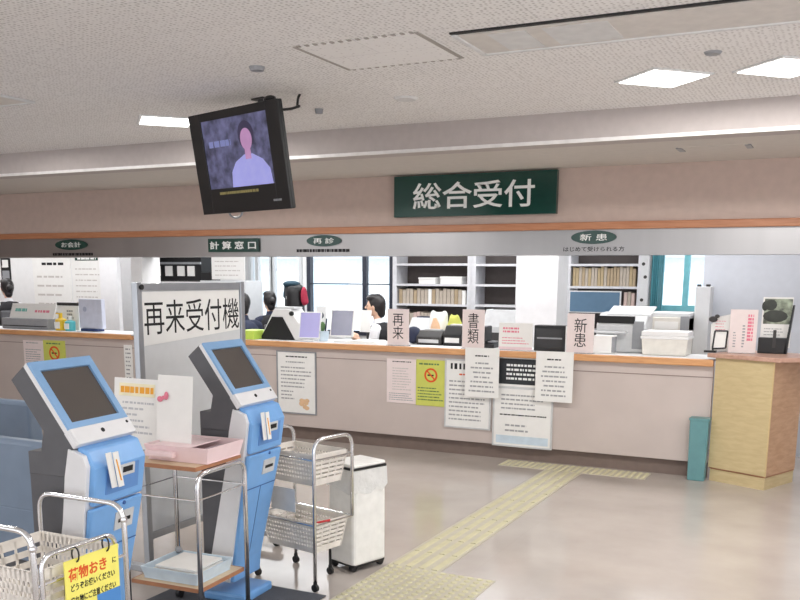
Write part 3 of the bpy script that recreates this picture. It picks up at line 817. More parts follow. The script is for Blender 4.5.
m.ball((-w*.40, -.008, h*.70), (.018, .004, .014), 10).ball((-w*.22, -.008, h*.745), (.013, .004, .02), 10).ball((-w*.3, -.009, h*.72), (.01, .005, .01), 8)
m.xform(R).build('pink_bow', M_inkpink, c)
box(-.03, .015, -.05, -.03, .0, .006).build('stand_clip', M_dgrey, t)

# ------------------------------------------------------------------ basket trolleys
def basket(parent, x0, x1, y0, y1, z0, z1, rows=5, name='basket'):
    m = MB(); ins = .03; th = .004
    band = (z1-z0)*.16
    def ring(za, zb, ia, ib, t=th):
        for (p, q) in (((x0, y0), (x1, y0)), ((x1, y0), (x1, y1)), ((x1, y1), (x0, y1)), ((x0, y1), (x0, y0))):
            cx, cy = (x0+x1)/2, (y0+y1)/2
            def s(pt, i, e): return (pt[0]-math.copysign(i+e, pt[0]-cx), pt[1]-math.copysign(i+e, pt[1]-cy))
            A, B = s(p, ia, 0), s(q, ia, 0); C, D = s(q, ia, t), s(p, ia, t)
            E, F = s(p, ib, 0), s(q, ib, 0); Gg, Hh = s(q, ib, t), s(p, ib, t)
            m.hexa([(*A, za), (*B, za), (*C, za), (*D, za), (*E, zb), (*F, zb), (*Gg, zb), (*Hh, zb)])
    f = lambda z: ins*(z1-z)/(z1-z0)
    ring(z1-band, z1, f(z1-band), 0)
    ring(z1-.006, z1+.004, -.008, -.008, .014)
    n = rows; zz = z0+.02; step = (z1-band-zz)/n
    for k in range(n):
        za = zz+k*step; ring(za, za+step*.56, f(za), f(za+step*.56))
    ring(z0, z0+.02, f(z0), f(z0+.02))
    for (ax, c0, c1, fixed, sg) in (('x', x0, x1, y0, 1), ('x', x0, x1, y1, -1), ('y', y0, y1, x0, 1), ('y', y0, y1, x1, -1)):
        L = c1-c0; nb = max(4, int(L/(.022 if ax == 'x' else .06)))
        for k in range(nb+1):
            u = c0+ins+(L-2*ins)*k/nb
            u2 = c0+.003+(L-.006)*k/nb
            lo, hi = fixed+sg*ins, fixed
            w = .005
            if ax == 'x': q = [(u-w, lo, z0), (u+w, lo, z0), (u+w, lo+sg*th, z0), (u-w, lo+sg*th, z0), (u2-w, hi, z1), (u2+w, hi, z1), (u2+w, hi+sg*th, z1), (u2-w, hi+sg*th, z1)]
            else: q = [(lo, u-w, z0), (lo, u+w, z0), (lo+sg*th, u+w, z0), (lo+sg*th, u-w, z0), (hi, u2-w, z1), (hi, u2+w, z1), (hi+sg*th, u2+w, z1), (hi+sg*th, u2-w, z1)]
            m.hexa(q)
    m.box(x0+ins, x1-ins, y0+ins, y1-ins, z0, z0+.004)
    return m.build(name, M_basket, parent)
def make_cart(name, label, loc, rz, L, W, Hh=.82, z_hi=.70, z_lo=.30, bh=.2, side=0, shelf=True):
    """Local frame: the two arches stand at x = 0 and x = -L and span y = 0..W."""
    t = thing(name, label, 'basket trolley', loc, rz, 'chrome basket trolleys')
    r = .010
    for x in (0, -L):
        pts = fillet([(x, 0, .05), (x, 0, Hh), (x, W, Hh), (x, W, z_lo if x == 0 else .05)], .075, 6)
        MB().tube(pts, r, 10).build('arch_frame', M_chrome, t, smooth=True)
        for y in (0, W):
            xx, yy = (-.14, W-.03) if (x == 0 and y == W) else (x, y)
            c = MB().cyl((xx, yy-.009, .021), (xx, yy+.009, .021), .021, 16).cyl((xx, yy, .025), (xx, yy, .055), .011, 10)
            if xx == -.14: c.cyl((xx, yy, .05), (xx, yy, z_lo-bh), .008, 8)
            c.build('castor', M_black, t)
    for z in (z_hi-.02, z_lo+.0):
        for y in (0, W): MB().tube([(0, y, z), (-L, y, z)], .006, 8).build('side_rail', M_chrome, t)
        for x in (0, -L): MB().tube([(x, 0, z), (x, W, z)], .005, 8).build('end_rail', M_chrome, t)
    for z in (z_hi, z_lo): basket(t, -L+.018, -.018, .016, W-.016, z-bh, z)
    return t
# far trolley, by the bin
ct = make_cart('basket_trolley', 'chrome trolley with two cream baskets standing in front of the white bin', (-2.446, 3.968, 0), -.21, .44, .30, z_hi=.73, z_lo=.36, bh=.17)
s = MB().box(-.30, -.12, -.022, -.018, .42, .545).build('hanging_card', M_lgrey, ct)
MB().tube([(-.03, .05, .365), (.0, .12, .37)], .006, 6).build('red_label', mat('red_plastic', (206, 60, 60), .5), ct)
# near trolley: arches across, seen from its long side
CX = -2.285
def near_cart():
    t = thing('basket_trolley', 'chrome basket trolley carrying a yellow sign, nearest the viewer', 'basket trolley', (CX, 2.0, 0), 0, 'chrome basket trolleys')
    W, L, Hh, r = .415, .41, .845, .010
    for y in (0, L):
        pts = fillet([(0, y, .055), (0, y, Hh), (-W, y, Hh), (-W, y, .055)], .07, 6)
        MB().tube(pts, r, 12).build('arch_frame', M_chrome, t, smooth=True)
        for x in (0, -W):
            c = MB().cyl((x-.011, y, .028), (x+.011, y, .028), .028, 16).cyl((x, y, .03), (x, y, .07), .012, 10)
            c.build('castor', M_black, t)
    for y in (0, L): MB().ball((0, y, Hh-.055), .014, 10).build('joint_collar', M_chrome, t)
    pts = fillet([(.008, .02, .05), (.008, .02, .757), (.008, L-.06, .757), (.008, L-.06, .05)], .05, 6)
    MB().tube(pts, .009, 10).build('sign_rail', M_chrome, t, smooth=True)
    for z in (.66, .32):
        for x in (0, -W): MB().tube([(x, 0, z), (x, L, z)], .006, 8).build('side_rail', M_chrome, t)
    for z in (.70, .36): basket(t, -W+.016, -.016, .016, L-.016, z-.22, z, rows=4)
    return t
near_cart()
# yellow sign hanging on the rail
XS = CX+.02
a, b = at_x(62.5, 560.5, XS), at_x(116.5, 545, XS)
wS = b.y-a.y; zS = (a.z+b.z)/2-.0
hS = .215
s = box(-wS/2, wS/2, -.002, .002, -hS, 0).build('yellow_sign', M_yellow, None, 0, (XS+.004, (a.y+b.y)/2, zS))
s.rotation_euler = (0, 0, PI/2)
tag(s, 'yellow sign with red and black Japanese writing hanging on the near trolley', 'sign')
letters('荷物おき', M_inkred, s, -.022, -.052, wS*.70, .046, -.002, bold=.022)
letters('に', M_ink, s, wS*.41, -.052, .018, .020, -.002, bold=.01)
letters('どうぞお使いください', M_ink, s, 0, -.098, wS*.82, .026, -.002, bold=.015)
letters('忘れ物にご注意ください', M_ink, s, 0, -.142, wS*.84, .026, -.002, bold=.015)
box(wS*.05, wS*.5, -.0035, -.002, -hS, -hS+.06).build('blue_corner', M_inkblue, s)
for u in (-.28, .28):
    m = MB().tube([(u*wS, .002+.016*math.cos(q*PI/6), .012+.026*math.sin(q*PI/6)) for q in range(12)], .003, 6, True)
    m.build('hanging_ring', M_black, s)

# ------------------------------------------------------------------ white pedal bin
def waste_bin():
    A, B, C = Vector((-2.41, 4.325, 0)), Vector((-2.615, 4.395, 0)), Vector((-2.31, 4.605, 0))
    ang = math.atan2(A.y-B.y, A.x-B.x)
    t = thing('waste_bin', 'tall white rectangular waste bin with a dark lid seam behind the far trolley', 'bin', B, ang)
    w, d, h = (A-B).length, .25, .625
    MB().box(.0, w, .0, d, .035, h-.03).build('body', M_bin, t, .018)
    MB().box(-.002, w+.002, -.002, d+.002, h-.034, h-.022).build('lid_seam', M_black, t)
    MB().box(.0, w, .0, d, h-.022, h).build('lid', M_bin, t, .01)
    MB().box(.004, w-.004, .004, d-.004, .028, .045).build('base_band', M_black, t, .004)
    m = MB()
    for x, y in ((w-.03, .02), (.03, .02), (w-.03, d-.02), (.03, d-.02)): m = MB().cyl((x-.012, y, .022), (x+.012, y, .022), .022, 14); m.build('castor', M_black, t)
    f = MB()
    n = 24
    rd = random.Random(3)
    pts = []
    for k in range(n):
        u = k/n*4; i = int(u); v = u-i
        c = [(0, 0), (w, 0), (w, d), (0, d), (0, 0)]
        x = c[i][0]*(1-v)+c[i+1][0]*v; y = c[i][1]*(1-v)+c[i+1][1]*v
        pts.append((x, y))
    cx, cy = w/2, d/2
    T = [f.bm.verts.new((cx+(x-cx)*1.03, cy+(y-cy)*1.03, h-.036)) for x, y in pts]
    Bv = [f.bm.verts.new((cx+(x-cx)*(1.04+.03*rd.random()), cy+(y-cy)*(1.04+.03*rd.random()), h-.13-.05*rd.random())) for x, y in pts]
    for k in range(n): f.bm.faces.new((T[k], T[(k+1) % n], Bv[(k+1) % n], Bv[k]))
    f.build('bin_bag', M_bag, t)
waste_bin()

# ------------------------------------------------------------------ waiting benches at the left
def bench(label, end, length, zt):
    t = thing('waiting_bench', label, 'bench', (end.x, end.y, 0), 0, 'blue-grey waiting benches')
    prof = [(0, .38), (.0, zt-.03), (.02, zt), (.07, zt), (.10, zt-.04), (.13, .42), (.13, .38)]
    MB().prism(prof, -length, 0, 'x').build('backrest', M_sofa, t, .02)
    MB().box(-length, 0, .1, .56, .26, .41).build('seat', M_sofa, t, .03)
    MB().box(-length+.0, -.0, .0, .12, .1, .40).build('rear_panel', M_sofa, t, .01)
    for x in (-.15, -length+.15):
        MB().box(x-.02, x+.02, .06, .5, .0, .27).build('leg', M_chrome, t, .004)
    return t
e1 = at_z(45, 443, .78); e2 = at_z(28, 402, .78)
bench('blue-grey vinyl bench behind the left kiosk, the nearer of the two', e1, 1.9, .78)
bench('blue-grey vinyl bench behind the left kiosk, further back below the posters', e2, 2.6, .78)

# ================================================================== THE OFFICE BEHIND THE COUNTER
def px_x(px, Y, py=300): return at_y(px, py, Y).x
def px_z(px, py, Y): return at_y(px, py, Y).z
# walls and columns inside
struct('wall_office', box(XL, px_x(104, 9.6), 9.6, 9.72, 0, 2.5), M_white)
struct('column', box(px_x(104, 9.5), px_x(121, 9.5), 9.45, 9.9, 0, 2.5), M_column)
struct('column', box(px_x(122, 8.9), px_x(144, 8.9), 8.9, 8.94, 0, 2.5), M_greyw)
cX0, cX1 = px_x(516, 9.3), px_x(557, 9.3)
d = sight(567, 300)
struct('column', box(cX0, cX1, 9.3, cX1*d.y/d.x, 0, 2.5), M_column)
struct('wall_partition', box(px_x(702, 9.3), XR, 9.3, 9.4, 0, 2.5), mat('glossy_grey_partition', (196, 200, 208), .2, var=.02))

def desk(label, x0, x1, y0, y1, z=.72):
    t = thing('office_desk', label, 'desk', ((x0+x1)/2, (y0+y1)/2, 0)); w, d = (x1-x0)/2, (y1-y0)/2
    box(-w, w, -d, d, z-.03, z).build('desktop', M_lgrey, t, .004)
    for s in (-1, 1): box(s*w-.02 if s > 0 else -w, s*w if s > 0 else -w+.02, -d+.03, d-.03, 0, z-.03).build('side_panel', M_grey, t)
    box(-w, w, d-.04, d-.02, .15, z-.03).build('back_panel', M_grey, t)
    return z
desk('grey office desk below the open shelves, covered with bags and machines', -5.9, -3.2, 9.7, 10.4, .86)

# open shelf units against the back wall
SY = 11.15
def shelf_unit(label, px0, px1, rows, top=2.3, post=.06):
    x0, x1 = px_x(px0, SY), px_x(px1, SY)
    t = thing('shelf_unit', label, 'shelf', ((x0+x1)/2, SY, 0), 0, 'open shelf units along the office back wall'); w = (x1-x0)/2
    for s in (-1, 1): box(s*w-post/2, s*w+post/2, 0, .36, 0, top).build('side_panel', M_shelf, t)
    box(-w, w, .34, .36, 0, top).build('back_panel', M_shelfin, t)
    zs = []
    for py in rows:
        z = px_z((px0+px1)/2, py, SY); zs.append(z)
        box(-w+post/2, w-post/2, 0, .34, z-.014, z+.014).build('shelf', M_shelf, t)
    box(-w, w, 0, .36, top-.03, top).build('top_panel', M_shelf, t)
    return x0+post/2, x1-post/2, zs
sA = shelf_unit('open shelf unit with beige files right of the dark framed window', 394.5, 469, (264.5, 285, 305, 327))
sB = shelf_unit('mostly empty open shelf unit between the files and the white column', 473, 517.5, (265, 285.5, 306, 327))
sC = shelf_unit('open shelf unit with tan folders right of the white column', 567, 639, (265, 287.5, 310, 331))
def files(x0, x1, z, h, n, label, group, mats, seed):
    rd = random.Random(seed); w = (x1-x0)/n; base = {}
    for k in range(n):
        m = mats[rd.randrange(len(mats))]; hh = h*(.86+.14*rd.random())
        if m.name not in base:
            o = box(-w*.44, w*.44, 0, .25, 0, h).build('file_binder', m); base[m.name] = o
        else:
            o = base[m.name].copy(); COL.objects.link(o)
        o.location = (x0+(k+.5)*w, SY+.03, z+.0145); o.scale.z = hh/h
        tag(o, label, 'file', group)
hA = .20
files(sA[0]+.02, sA[1]-.03, sA[2][2], .20, 18, 'beige file in the full row on the shelf right of the window', 'beige files right of the window', [M_file, M_file2, M_paper, M_file], 1)
files(sA[0]+.08, sA[0]+.55, sA[2][3], .18, 9, 'pinkish file on the lowest visible shelf behind the return-visit card', 'pinkish lower files', [M_file3, M_file], 2)
files(sC[0]+.02, sC[1]-.03, sC[2][1], .24, 20, 'tan folder in the full row right of the white column', 'tan folders right of the column', [M_file2, mat('ochre_folder', (184, 164, 130), .8), M_file2, M_file], 3)
files(sC[1]-.16, sC[1]-.03, sC[2][2], .22, 3, 'pale file beside the blue-grey screen on the right shelf unit', 'pale files by the blue screen', [M_file3, M_file], 4)
def carton(label, px, Y, z, d=.2, m=M_paper):
    x0, x1 = px_x(px[0], Y), px_x(px[2], Y); z1 = px_z((px[0]+px[2])/2, px[1], Y); w = (x1-x0)/2
    t = thing('paper_box', label, 'box', ((x0+x1)/2, Y, z))
    box(-w, w, 0, d, 0, (z1-z)*.72).build('box_body', m, t, .004); box(-w-.006, w+.006, -.006, d+.006, (z1-z)*.72, z1-z).build('lid', m, t, .004)
carton('flat white box lying on the upper shelf, left of the two', (418.5, 277.5, 435, 284), SY+.03, sA[2][1]+.0145)
carton('white box lying on the upper shelf, right of the two', (440, 276.5, 461, 284), SY+.03, sA[2][1]+.0145)
MB().ball((0, 0, .03), (.035, .03, .03), 10)
o = MB().ball((0, 0, .035), (.04, .03, .035), 12).build('white_cup', M_white, None, 0, (px_x(507.5, SY+.1), SY+.1, sB[2][0]-.06), smooth=True)
bpy.data.objects.remove(o)

# large blue-grey screen in front of the right shelves
def screen_on(name, label, px, Y, zbase, m, body, yaw=0, lean=.0, depth=.03, foot=True, bez=.012, cat='monitor'):
    x0, x1, z0, z1 = rect(*px, Y); w = (x1-x0)/2/max(.5, math.cos(yaw)); zc = z0-zbase
    t = thing(name, label, cat, ((x0+x1)/2, Y, zbase), yaw)
    R = Matrix.Translation((0, 0, zc)) @ Matrix.Rotation(-lean, 4, 'X')
    h = (z1-z0)/math.cos(lean)
    box(-w, w, 0, depth, 0, h).xform(R).build('housing', body, t, .004)
    box(-w+bez, w-bez, -.002, 0, bez, h-bez).xform(R).build('screen', m, t)
    MB().box(-.03, .03, depth, depth+.02, 0, h*.4).xform(R).build('stand', body, t)
    if foot: box(-w*.55, w*.55, -.05, .12, 0, .014).build('foot', body, t, .004)
    return t
screen_on('flat_monitor', 'blue-grey flat monitor in a white case below the tan folders', (569, 291, 620.5, 313), 10.6, .86, M_bluescreen, M_white)
desk('grey office desk carrying the blue-grey monitor behind the right card', -3.1, -1.0, 10.1, 10.75, .86)

# display cabinet, wall notices
t = thing('display_cabinet', 'dark cabinet holding four white photographs above the whiteboard', 'cabinet', (px_x(173, 10.4), 10.4, 0))
w = (px_x(201, 10.4)-px_x(145, 10.4))/2; zb = px_z(173, 281.5, 10.4)
box(-w, w, 0, .35, 0, zb).build('lower_body', M_white, t)
box(-w, w, .02, .35, zb, 2.25).build('dark_back', M_inner, t)
zz = [px_z(173, p, 10.4) for p in (276, 266, 263.5, 257)]
box(-w, w, 0, .02, zb-.0, zb+.02).build('shelf_edge', M_dgrey, t)
box(-w, w, 0, .02, zz[2]-.01, zz[2]+.02).build('shelf_edge', M_grey, t)
x = px_x(151, 10.4)-px_x(173, 10.4); box(x-.015, x+.015, -.01, .02, zb, 2.25).build('upright', M_shelf, t)
for p0, p1 in ((156, 161), (166, 173), (178, 185), (188, 195), (145.5, 148)):
    a, b = px_x(p0, 10.4)-px_x(173, 10.4), px_x(p1, 10.4)-px_x(173, 10.4)
    box(a, b, .008, .02, zz[0], zz[1]).build('photograph', M_paper, t)
t = tag(box(-.09, .09, 0, .2, 0, px_z(207, 272.5, 10.4)-px_z(207, 280.5, 10.4)).build('black_case', M_black, None, .005, (px_x(207, 10.3), 10.3, px_z(207, 280.5, 10.3))), 'small black case on top of the grey locker beside the photographs', 'case')
zt = px_z(207, 280.5, 10.3)
lk = thing('grey_locker', 'pale grey locker standing behind the right part of the whiteboard', 'locker', (px_x(223, 10.3), 10.3, 0))
wl = (px_x(246, 10.3)-px_x(201, 10.3))/2
box(-wl, wl, 0, .4, 0, zt).build('locker_body', M_greyw, lk, .004); box(-wl+.03, -.01, -.012, 0, .08, zt-.04).build('door', M_greyw, lk, .003); box(.01, wl-.03, -.012, 0, .08, zt-.04).build('door', M_greyw, lk, .003)
def wall_sheet(name, label, px, Y, seed, m=M_paper, rows=8, head=None, lab=None):
    x0, x1, z0, z1 = rect(*px, Y); w, h = x1-x0, z1-z0
    o = box(-w/2, w/2, -.008, 0, -h/2, h/2).build(name, m, None, 0, ((x0+x1)/2, Y-.001, (z0+z1)/2)); tag(o, label, 'poster')
    if head: print_lines(head, o, -w*.25, w*.4, h*.36, h*.46, 1, -.008, 'heading', .9, seed)
    print_lines(mat('faint_ink', (200, 194, 190), .8, var=0), o, -w*.4, w*.4, -h*.42, h*.3, rows, -.008, seed=seed+1, hfrac=.2)
    return o, w, h
wall_sheet('wall_poster', 'white wall poster with a row of black characters on the left office wall', (35, 257, 72.5, 332), 9.6, 60, rows=6, head=M_ink)
o, w, h = wall_sheet('wall_poster', 'white wall poster under a dark green label on the left office wall', (73.5, 252, 105, 322), 9.6, 62, rows=9)
g = box(-w*.38, w*.34, -.012, -.008, h*.38, h*.5).build('green_label', M_green, o); print_lines(M_letter, g, -w*.3, w*.28, h*.39, h*.46, 1, -.012, 'label_print', 1, 64, hfrac=.9)
o, w, h = wall_sheet('wall_calendar', 'small black and white calendar on the wall above the leftmost clerk', (1.5, 256, 11, 284), 9.6, 66, m=M_black, rows=2)
box(-w*.3, w*.3, -.012, -.008, h*.1, h*.36).build('white_square', M_paper, o); box(-w*.36, w*.36, -.011, -.008, -h*.44, -h*.02).build('photo', M_grey, o)
o, w, h = wall_sheet('hanging_sheet', 'pair of white office sheets beside the window, above the whiteboard', (212, 254, 245, 279.5), 10.28, 68, rows=4)

# ------------------------------------------------------------------ people: a body grown as one skin, clothes over it
def grow(name, blobs, m, parent, voxel=.011):
    mb = MB()
    for b in blobs:
        if b[0] == 'e': mb.ball(b[1], b[2], 14)
        else:
            _, p, q, r1, r2 = b
            mb.cyl(p, q, r1, 14, r2).ball(p, r1, 14).ball(q, r2, 14)
    me = bpy.data.meshes.new(name); mb.bm.to_mesh(me); mb.bm.free()
    o = bpy.data.objects.new(name, me); COL.objects.link(o)
    r = o.modifiers.new('r', 'REMESH'); r.mode = 'VOXEL'; r.voxel_size = voxel
    s = o.modifiers.new('s', 'SMOOTH'); s.iterations = 4; s.factor = .5
    bpy.context.view_layer.update()
    me2 = bpy.data.meshes.new_from_object(o.evaluated_get(bpy.context.evaluated_depsgraph_get()))
    bpy.data.objects.remove(o); bpy.data.meshes.remove(me)
    for p in me2.polygons: p.use_smooth = True
    me2.materials.clear()
    return link(name, me2, m, parent)
V = Vector
def person(label, loc, rz, hip, shirt, vest=None, hands=None, hair='bun', pants=M_navy, seat='clerk', bow=.06):
    """Seated figure; local +x is forward, y to its left. hip = seat height."""
    t = thing('person', label, 'person', loc, rz)
    sh = V((bow+.02, 0, hip+.49)); nk = V((bow+.035, 0, hip+.56)); hd = V((bow+.06, 0, hip+.71))
    hands = hands or ((.36, .12, hip+.30), (.36, -.12, hip+.30))
    body = [('c', (0, 0, hip+.10), (bow*.6, 0, hip+.30), .115, .12), ('c', (bow*.6, 0, hip+.30), sh-V((0, 0, .07)), .12, .11),
            ('c', nk-V((.01, 0, .08)), hd-V((.02, 0, .06)), .047, .045), ('e', hd, (.093, .072, .115)), ('e', hd+V((.055, 0, -.07)), (.038, .045, .045)),
            ('c', hd+V((.088, 0, .008)), hd+V((.108, 0, -.022)), .010, .014), ('e', hd+V((.002, .073, -.01)), (.018, .010, .03)), ('e', hd+V((.002, -.073, -.01)), (.018, .010, .03)),
            ('e', hd+V((.088, 0, -.062)), (.012, .026, .006)), ('e', hd+V((.088, 0, -.074)), (.011, .022, .006))]
    shirtb = [('c', (0, 0, hip+.12), (bow*.6, 0, hip+.30), .13, .135), ('c', (bow*.6, 0, hip+.30), sh-V((0, 0, .08)), .135, .125), ('c', sh+V((0, .13, -.03)), sh+V((0, -.13, -.03)), .062, .062),
              ('c', nk-V((.012, 0, .06)), nk-V((.008, 0, .02)), .064, .058), ('e', (bow*.5, 0, hip+.36), (.12, .165, .16))]
    legs = []
    for s, hnd in ((1, hands[0]), (-1, hands[1])):
        S = sh + V((0, s*.17, -.04)); Hn = V(hnd); mid = (S+Hn)/2; Lu = .29
        dlt = Hn-S; half = dlt.length/2; drop = math.sqrt(max(.0004, Lu*Lu-half*half)) if half < Lu else .02
        E = mid + V((-.25, s*.35, -1)).normalized()*drop
        shirtb += [('c', S, E, .056, .05), ('c', E, E+(Hn-E)*.72, .05, .04)]
        W = E+(Hn-E)*.94
        body += [('c', S, E, .045, .04), ('c', E, W, .036, .027)]
        f = (Hn-E).normalized(); side = f.cross(V((0, 0, 1))).normalized()*s
        palm = W+f*.05
        body += [('c', W, palm, .026, .034)]
        for k, (o_, L) in enumerate(((-.027, .06), (-.009, .07), (.009, .066), (.027, .05))):
            b0 = palm+side*o_+f*.02; b1 = b0+f*L*.55+V((0, 0, -.006)); b2 = b1+f*L*.4+V((0, 0, -.022))
            body += [('c', b0, b1, .0095, .009), ('c', b1, b2, .009, .0075)]
        body += [('c', W+f*.015-side*.025, W+f*.05-side*.05, .011, .009), ('c', W+f*.05-side*.05, W+f*.078-side*.05+V((0, 0, -.008)), .009, .008)]
        hp, kn, an = V((0, s*.09, hip+.08)), V((.42, s*.11, hip+.07)), V((.40, s*.11, .09))
        body += [('c', hp, kn, .07, .052), ('c', kn, an, .052, .036), ('c', an-V((0, 0, .05)), an+V((.16, 0, -.055)), .036, .03)]
        legs += [('c', hp, kn, .085, .064), ('c', kn, an+V((0, 0, .03)), .062, .05)]
    legs += [('c', (0, -.08, hip+.1), (0, .08, hip+.1), .12, .12)]
    b = grow('body', body, M_skin, t, .0085)
    grow('shirt', shirtb, shirt, b); grow('trousers', legs, pants, b, .014)
    if vest: grow('vest', [('c', (0, 0, hip+.14), (bow*.6, 0, hip+.30), .15, .155), ('c', (bow*.6, 0, hip+.30), sh-V((0, 0, .10)), .155, .14), ('e', (bow*.5-.012, 0, hip+.36), (.15, .182, .18)), ('c', sh+V((-.01, .085, -.02)), sh+V((-.01, -.085, -.02)), .06, .06)], vest, b)
    h = [('e', hd+V((-.022, 0, .022)), (.098, .086, .112)), ('e', hd+V((.025, 0, .085)), (.075, .074, .045)), ('c', hd+V((-.05, 0, -.02)), hd+V((-.065, 0, -.08)), .07, .05)]
    if hair == 'bun': h += [('e', hd+V((-.125, 0, .0)), (.042, .045, .045))]
    if hair == 'pony': h += [('c', hd+V((-.11, 0, .03)), hd+V((-.14, 0, -.12)), .035, .02)]
    grow('hair', h, M_hair, b, .008)
    e = MB()
    for s in (-1, 1): MB_ = e.ball(hd+V((.083, s*.03, .0)), (.008, .012, .007), 8)
    e.build('eyes', M_inner, b)
    c = thing('office_chair', 'dark office chair carrying the '+seat, 'chair', loc, rz)
    box(-.2, .25, -.22, .22, hip-.07, hip-.005).build('seat', M_dark, c, .02)
    MB().box(-.24, -.19, -.2, .2, hip+.12, hip+.42).build('backrest', M_dark, c, .02)
    MB().box(-.22, -.17, -.03, .03, hip-.05, hip+.2).build('back_post', M_black, c); MB().cyl((0, 0, .06), (0, 0, hip-.07), .03).build('column', M_black, c)
    for k in range(5):
        a = 2*PI*k/5; MB().tube([(0, 0, .09), (.26*math.cos(a), .26*math.sin(a), .055)], .018, 8).build('leg', M_black, c)
        MB().ball((.26*math.cos(a), .26*math.sin(a), .028), .028, 10).build('castor', M_black, c)
    return t
def place_head(px, py, Y, hip_off=.71):
    p = at_y(px, py, Y); return (p.x, Y, 0), p.z-hip_off
loc, hip = place_head(381, 306, 9.0)
loc = (loc[0]+.06, loc[1], 0)
person('clerk with black hair, white shirt and black vest sitting behind the counter, holding papers', loc, PI+.25, hip, M_shirt, M_vest, ((.30, .08, hip+.36), (.36, -.10, hip+.34)), 'short', seat='clerk who holds up papers')
loc, hip = place_head(272.5, 301, 10.1)
person('dark haired person in dark clothes sitting behind the white printer', loc, PI*.8, hip, M_navy, M_vest, None, 'bun', seat='dark clothed person behind the white printer')
loc, hip = place_head(9.5, 288, 8.85)
person('clerk with black hair in white shirt and black vest sitting at the photo\'s left edge', (loc[0], loc[1], 0), 2.7, hip, M_shirt, M_vest, None, 'bun', seat='clerk below the small wall calendar')
loc, hip = place_head(246, 304, 9.05)
person('person in navy clothes sitting half hidden behind the right edge of the whiteboard', loc, PI*.8, hip, M_navy, None, None, 'short', seat='person half hidden by the whiteboard')
# papers held by the clerk
x0, x1, z0, z1 = rect(360.5, 310, 371, 332, 8.82)
o = MB().box(-(x1-x0)/2, (x1-x0)/2, -.002, .002, 0, z1-z0).xform(Matrix.Rotation(-.15, 4, 'X')).build('paper_sheet', M_paper, None, 0, ((x0+x1)/2, 8.80, z0)); tag(o, 'white paper sheet held up by the clerk in the black vest', 'paper')

# coat stand by the window
cs = thing('coat_stand', 'stand hung with a dark jacket, teal scarf and red bag before the left window', 'coat stand', (px_x(295, 10.6), 10.6, 0))
MB().cyl((0, 0, 0), (0, 0, .03), .2, 20).cyl((0, 0, .03), (0, 0, 1.5), .018, 12).build('pole', M_dgrey, cs)
zt, zb2 = px_z(295, 281, 10.6), px_z(295, 318, 10.6)
grow('jacket', [('e', (0, -.02, zt-.12), (.16, .09, .10)), ('c', (0, -.02, zt-.15), (.02, -.02, zb2-.2), .13, .15)], M_black, cs, .015)
grow('scarf', [('e', (-.03, -.03, zt-.04), (.13, .10, .045)), ('c', (-.1, -.05, zt-.06), (-.12, -.05, zt-.2), .03, .035)], M_tealcloth, cs, .014)
grow('red_bag', [('e', (.17, -.04, zt-.2), (.04, .06, .13)), ('c', (.17, -.04, zt-.14), (.19, -.04, zt-.27), .035, .045)], M_redcloth, cs, .012)
box(-.05, .04, -.14, -.12, zt-.24, zt-.2).build('name_patch', M_paper, cs)

# ------------------------------------------------------------------ things standing on the counter
CT = 1.002
def caddy_rect(px, Y): return rect(*px, Y)
# leftmost leaflet tray
x0, x1, z0, z1 = rect(7, 304, 55, 333.5, 8.1); w = (x1-x0)/2
t = thing('leaflet_rack', 'white leaflet rack over a grey tray stack at the left end of the counter', 'rack', ((x0+x1)/2, 8.1, CT))
h = z1-CT
box(-w, w*.9, -.08, .16, 0, h*.42).build('grey_tray', M_grey, t, .006)
box(-w*.95, w*.85, -.085, -.08, h*.1, h*.14).build('tray_slot', M_dgrey, t)
R = Matrix.Translation((0, -.02, h*.42)) @ Matrix.Rotation(-.35, 4, 'X')
bd = box(-w*.8, w, -.01, .0, 0, h*.62).xform(R).build('display_board', M_paper, t)
print_lines(M_inkteal, bd, -w*.62, -w*.1, h*.26, h*.42, 1, -.01, 'teal_print', .9, 71, R, hfrac=.8); print_lines(M_inkpink, bd, w*.2, w*.86, h*.22, h*.38, 1, -.01, 'pink_print', .9, 72, R, hfrac=.6)
def bottle(label, px, Y, m, cap):
    x0, x1, z0, z1 = rect(*px, Y); r = (x1-x0)/2; h = z1-CT
    t = thing('pump_bottle', label, 'bottle', ((x0+x1)/2, Y, CT))
    MB().cyl((0, 0, 0), (0, 0, h*.62), r, 18).cyl((0, 0, h*.62), (0, 0, h*.72), r, 18, r*.4).build('bottle_body', m, t)
    MB().cyl((0, 0, h*.72), (0, 0, h), r*.35, 12).build('pump', cap, t); box(-r*1.0, r*.2, -r*.2, r*.2, h*.94, h).build('nozzle', cap, t)
    box(-r*.6, r*.6, -r*1.02, -r*.9, h*.12, h*.5).build('bottle_label', M_paper, t)
bottle('yellow pump bottle beside the leaflet rack on the left counter', (57, 313, 65, 332.5), 8.05, M_ybottle, M_ybottle)
bottle('aqua pump bottle between the yellow bottle and the pale monitor', (66.5, 316, 74, 332.5), 8.05, M_tbottle, M_paper)
x0, x1, z0, z1 = rect(58, 303, 79, 332, 8.2)
o = box(-(x1-x0)/2, (x1-x0)/2, 0, .02, 0, z1-CT).build('notice_stand', M_paper, None, .003, ((x0+x1)/2, 8.2, CT)); tag(o, 'white notice stand with dark top edge behind the two pump bottles', 'stand')
box(-(x1-x0)/2, (x1-x0)/2, -.006, .022, z1-CT-.03, z1-CT+.004).build('top_edge', M_dgrey, o); print_lines(M_inkgrey, o, -.02, .1, .12, .24, 3, -.001, seed=73, hfrac=.6)
x0, x1, z0, z1 = rect(79, 299, 102, 332, 8.08); w = (x1-x0)/2; h = z1-CT
t = thing('pale_terminal', 'pale lilac-grey terminal with a dark blue foot at the end of the left counter', 'terminal', ((x0+x1)/2, 8.08, CT))
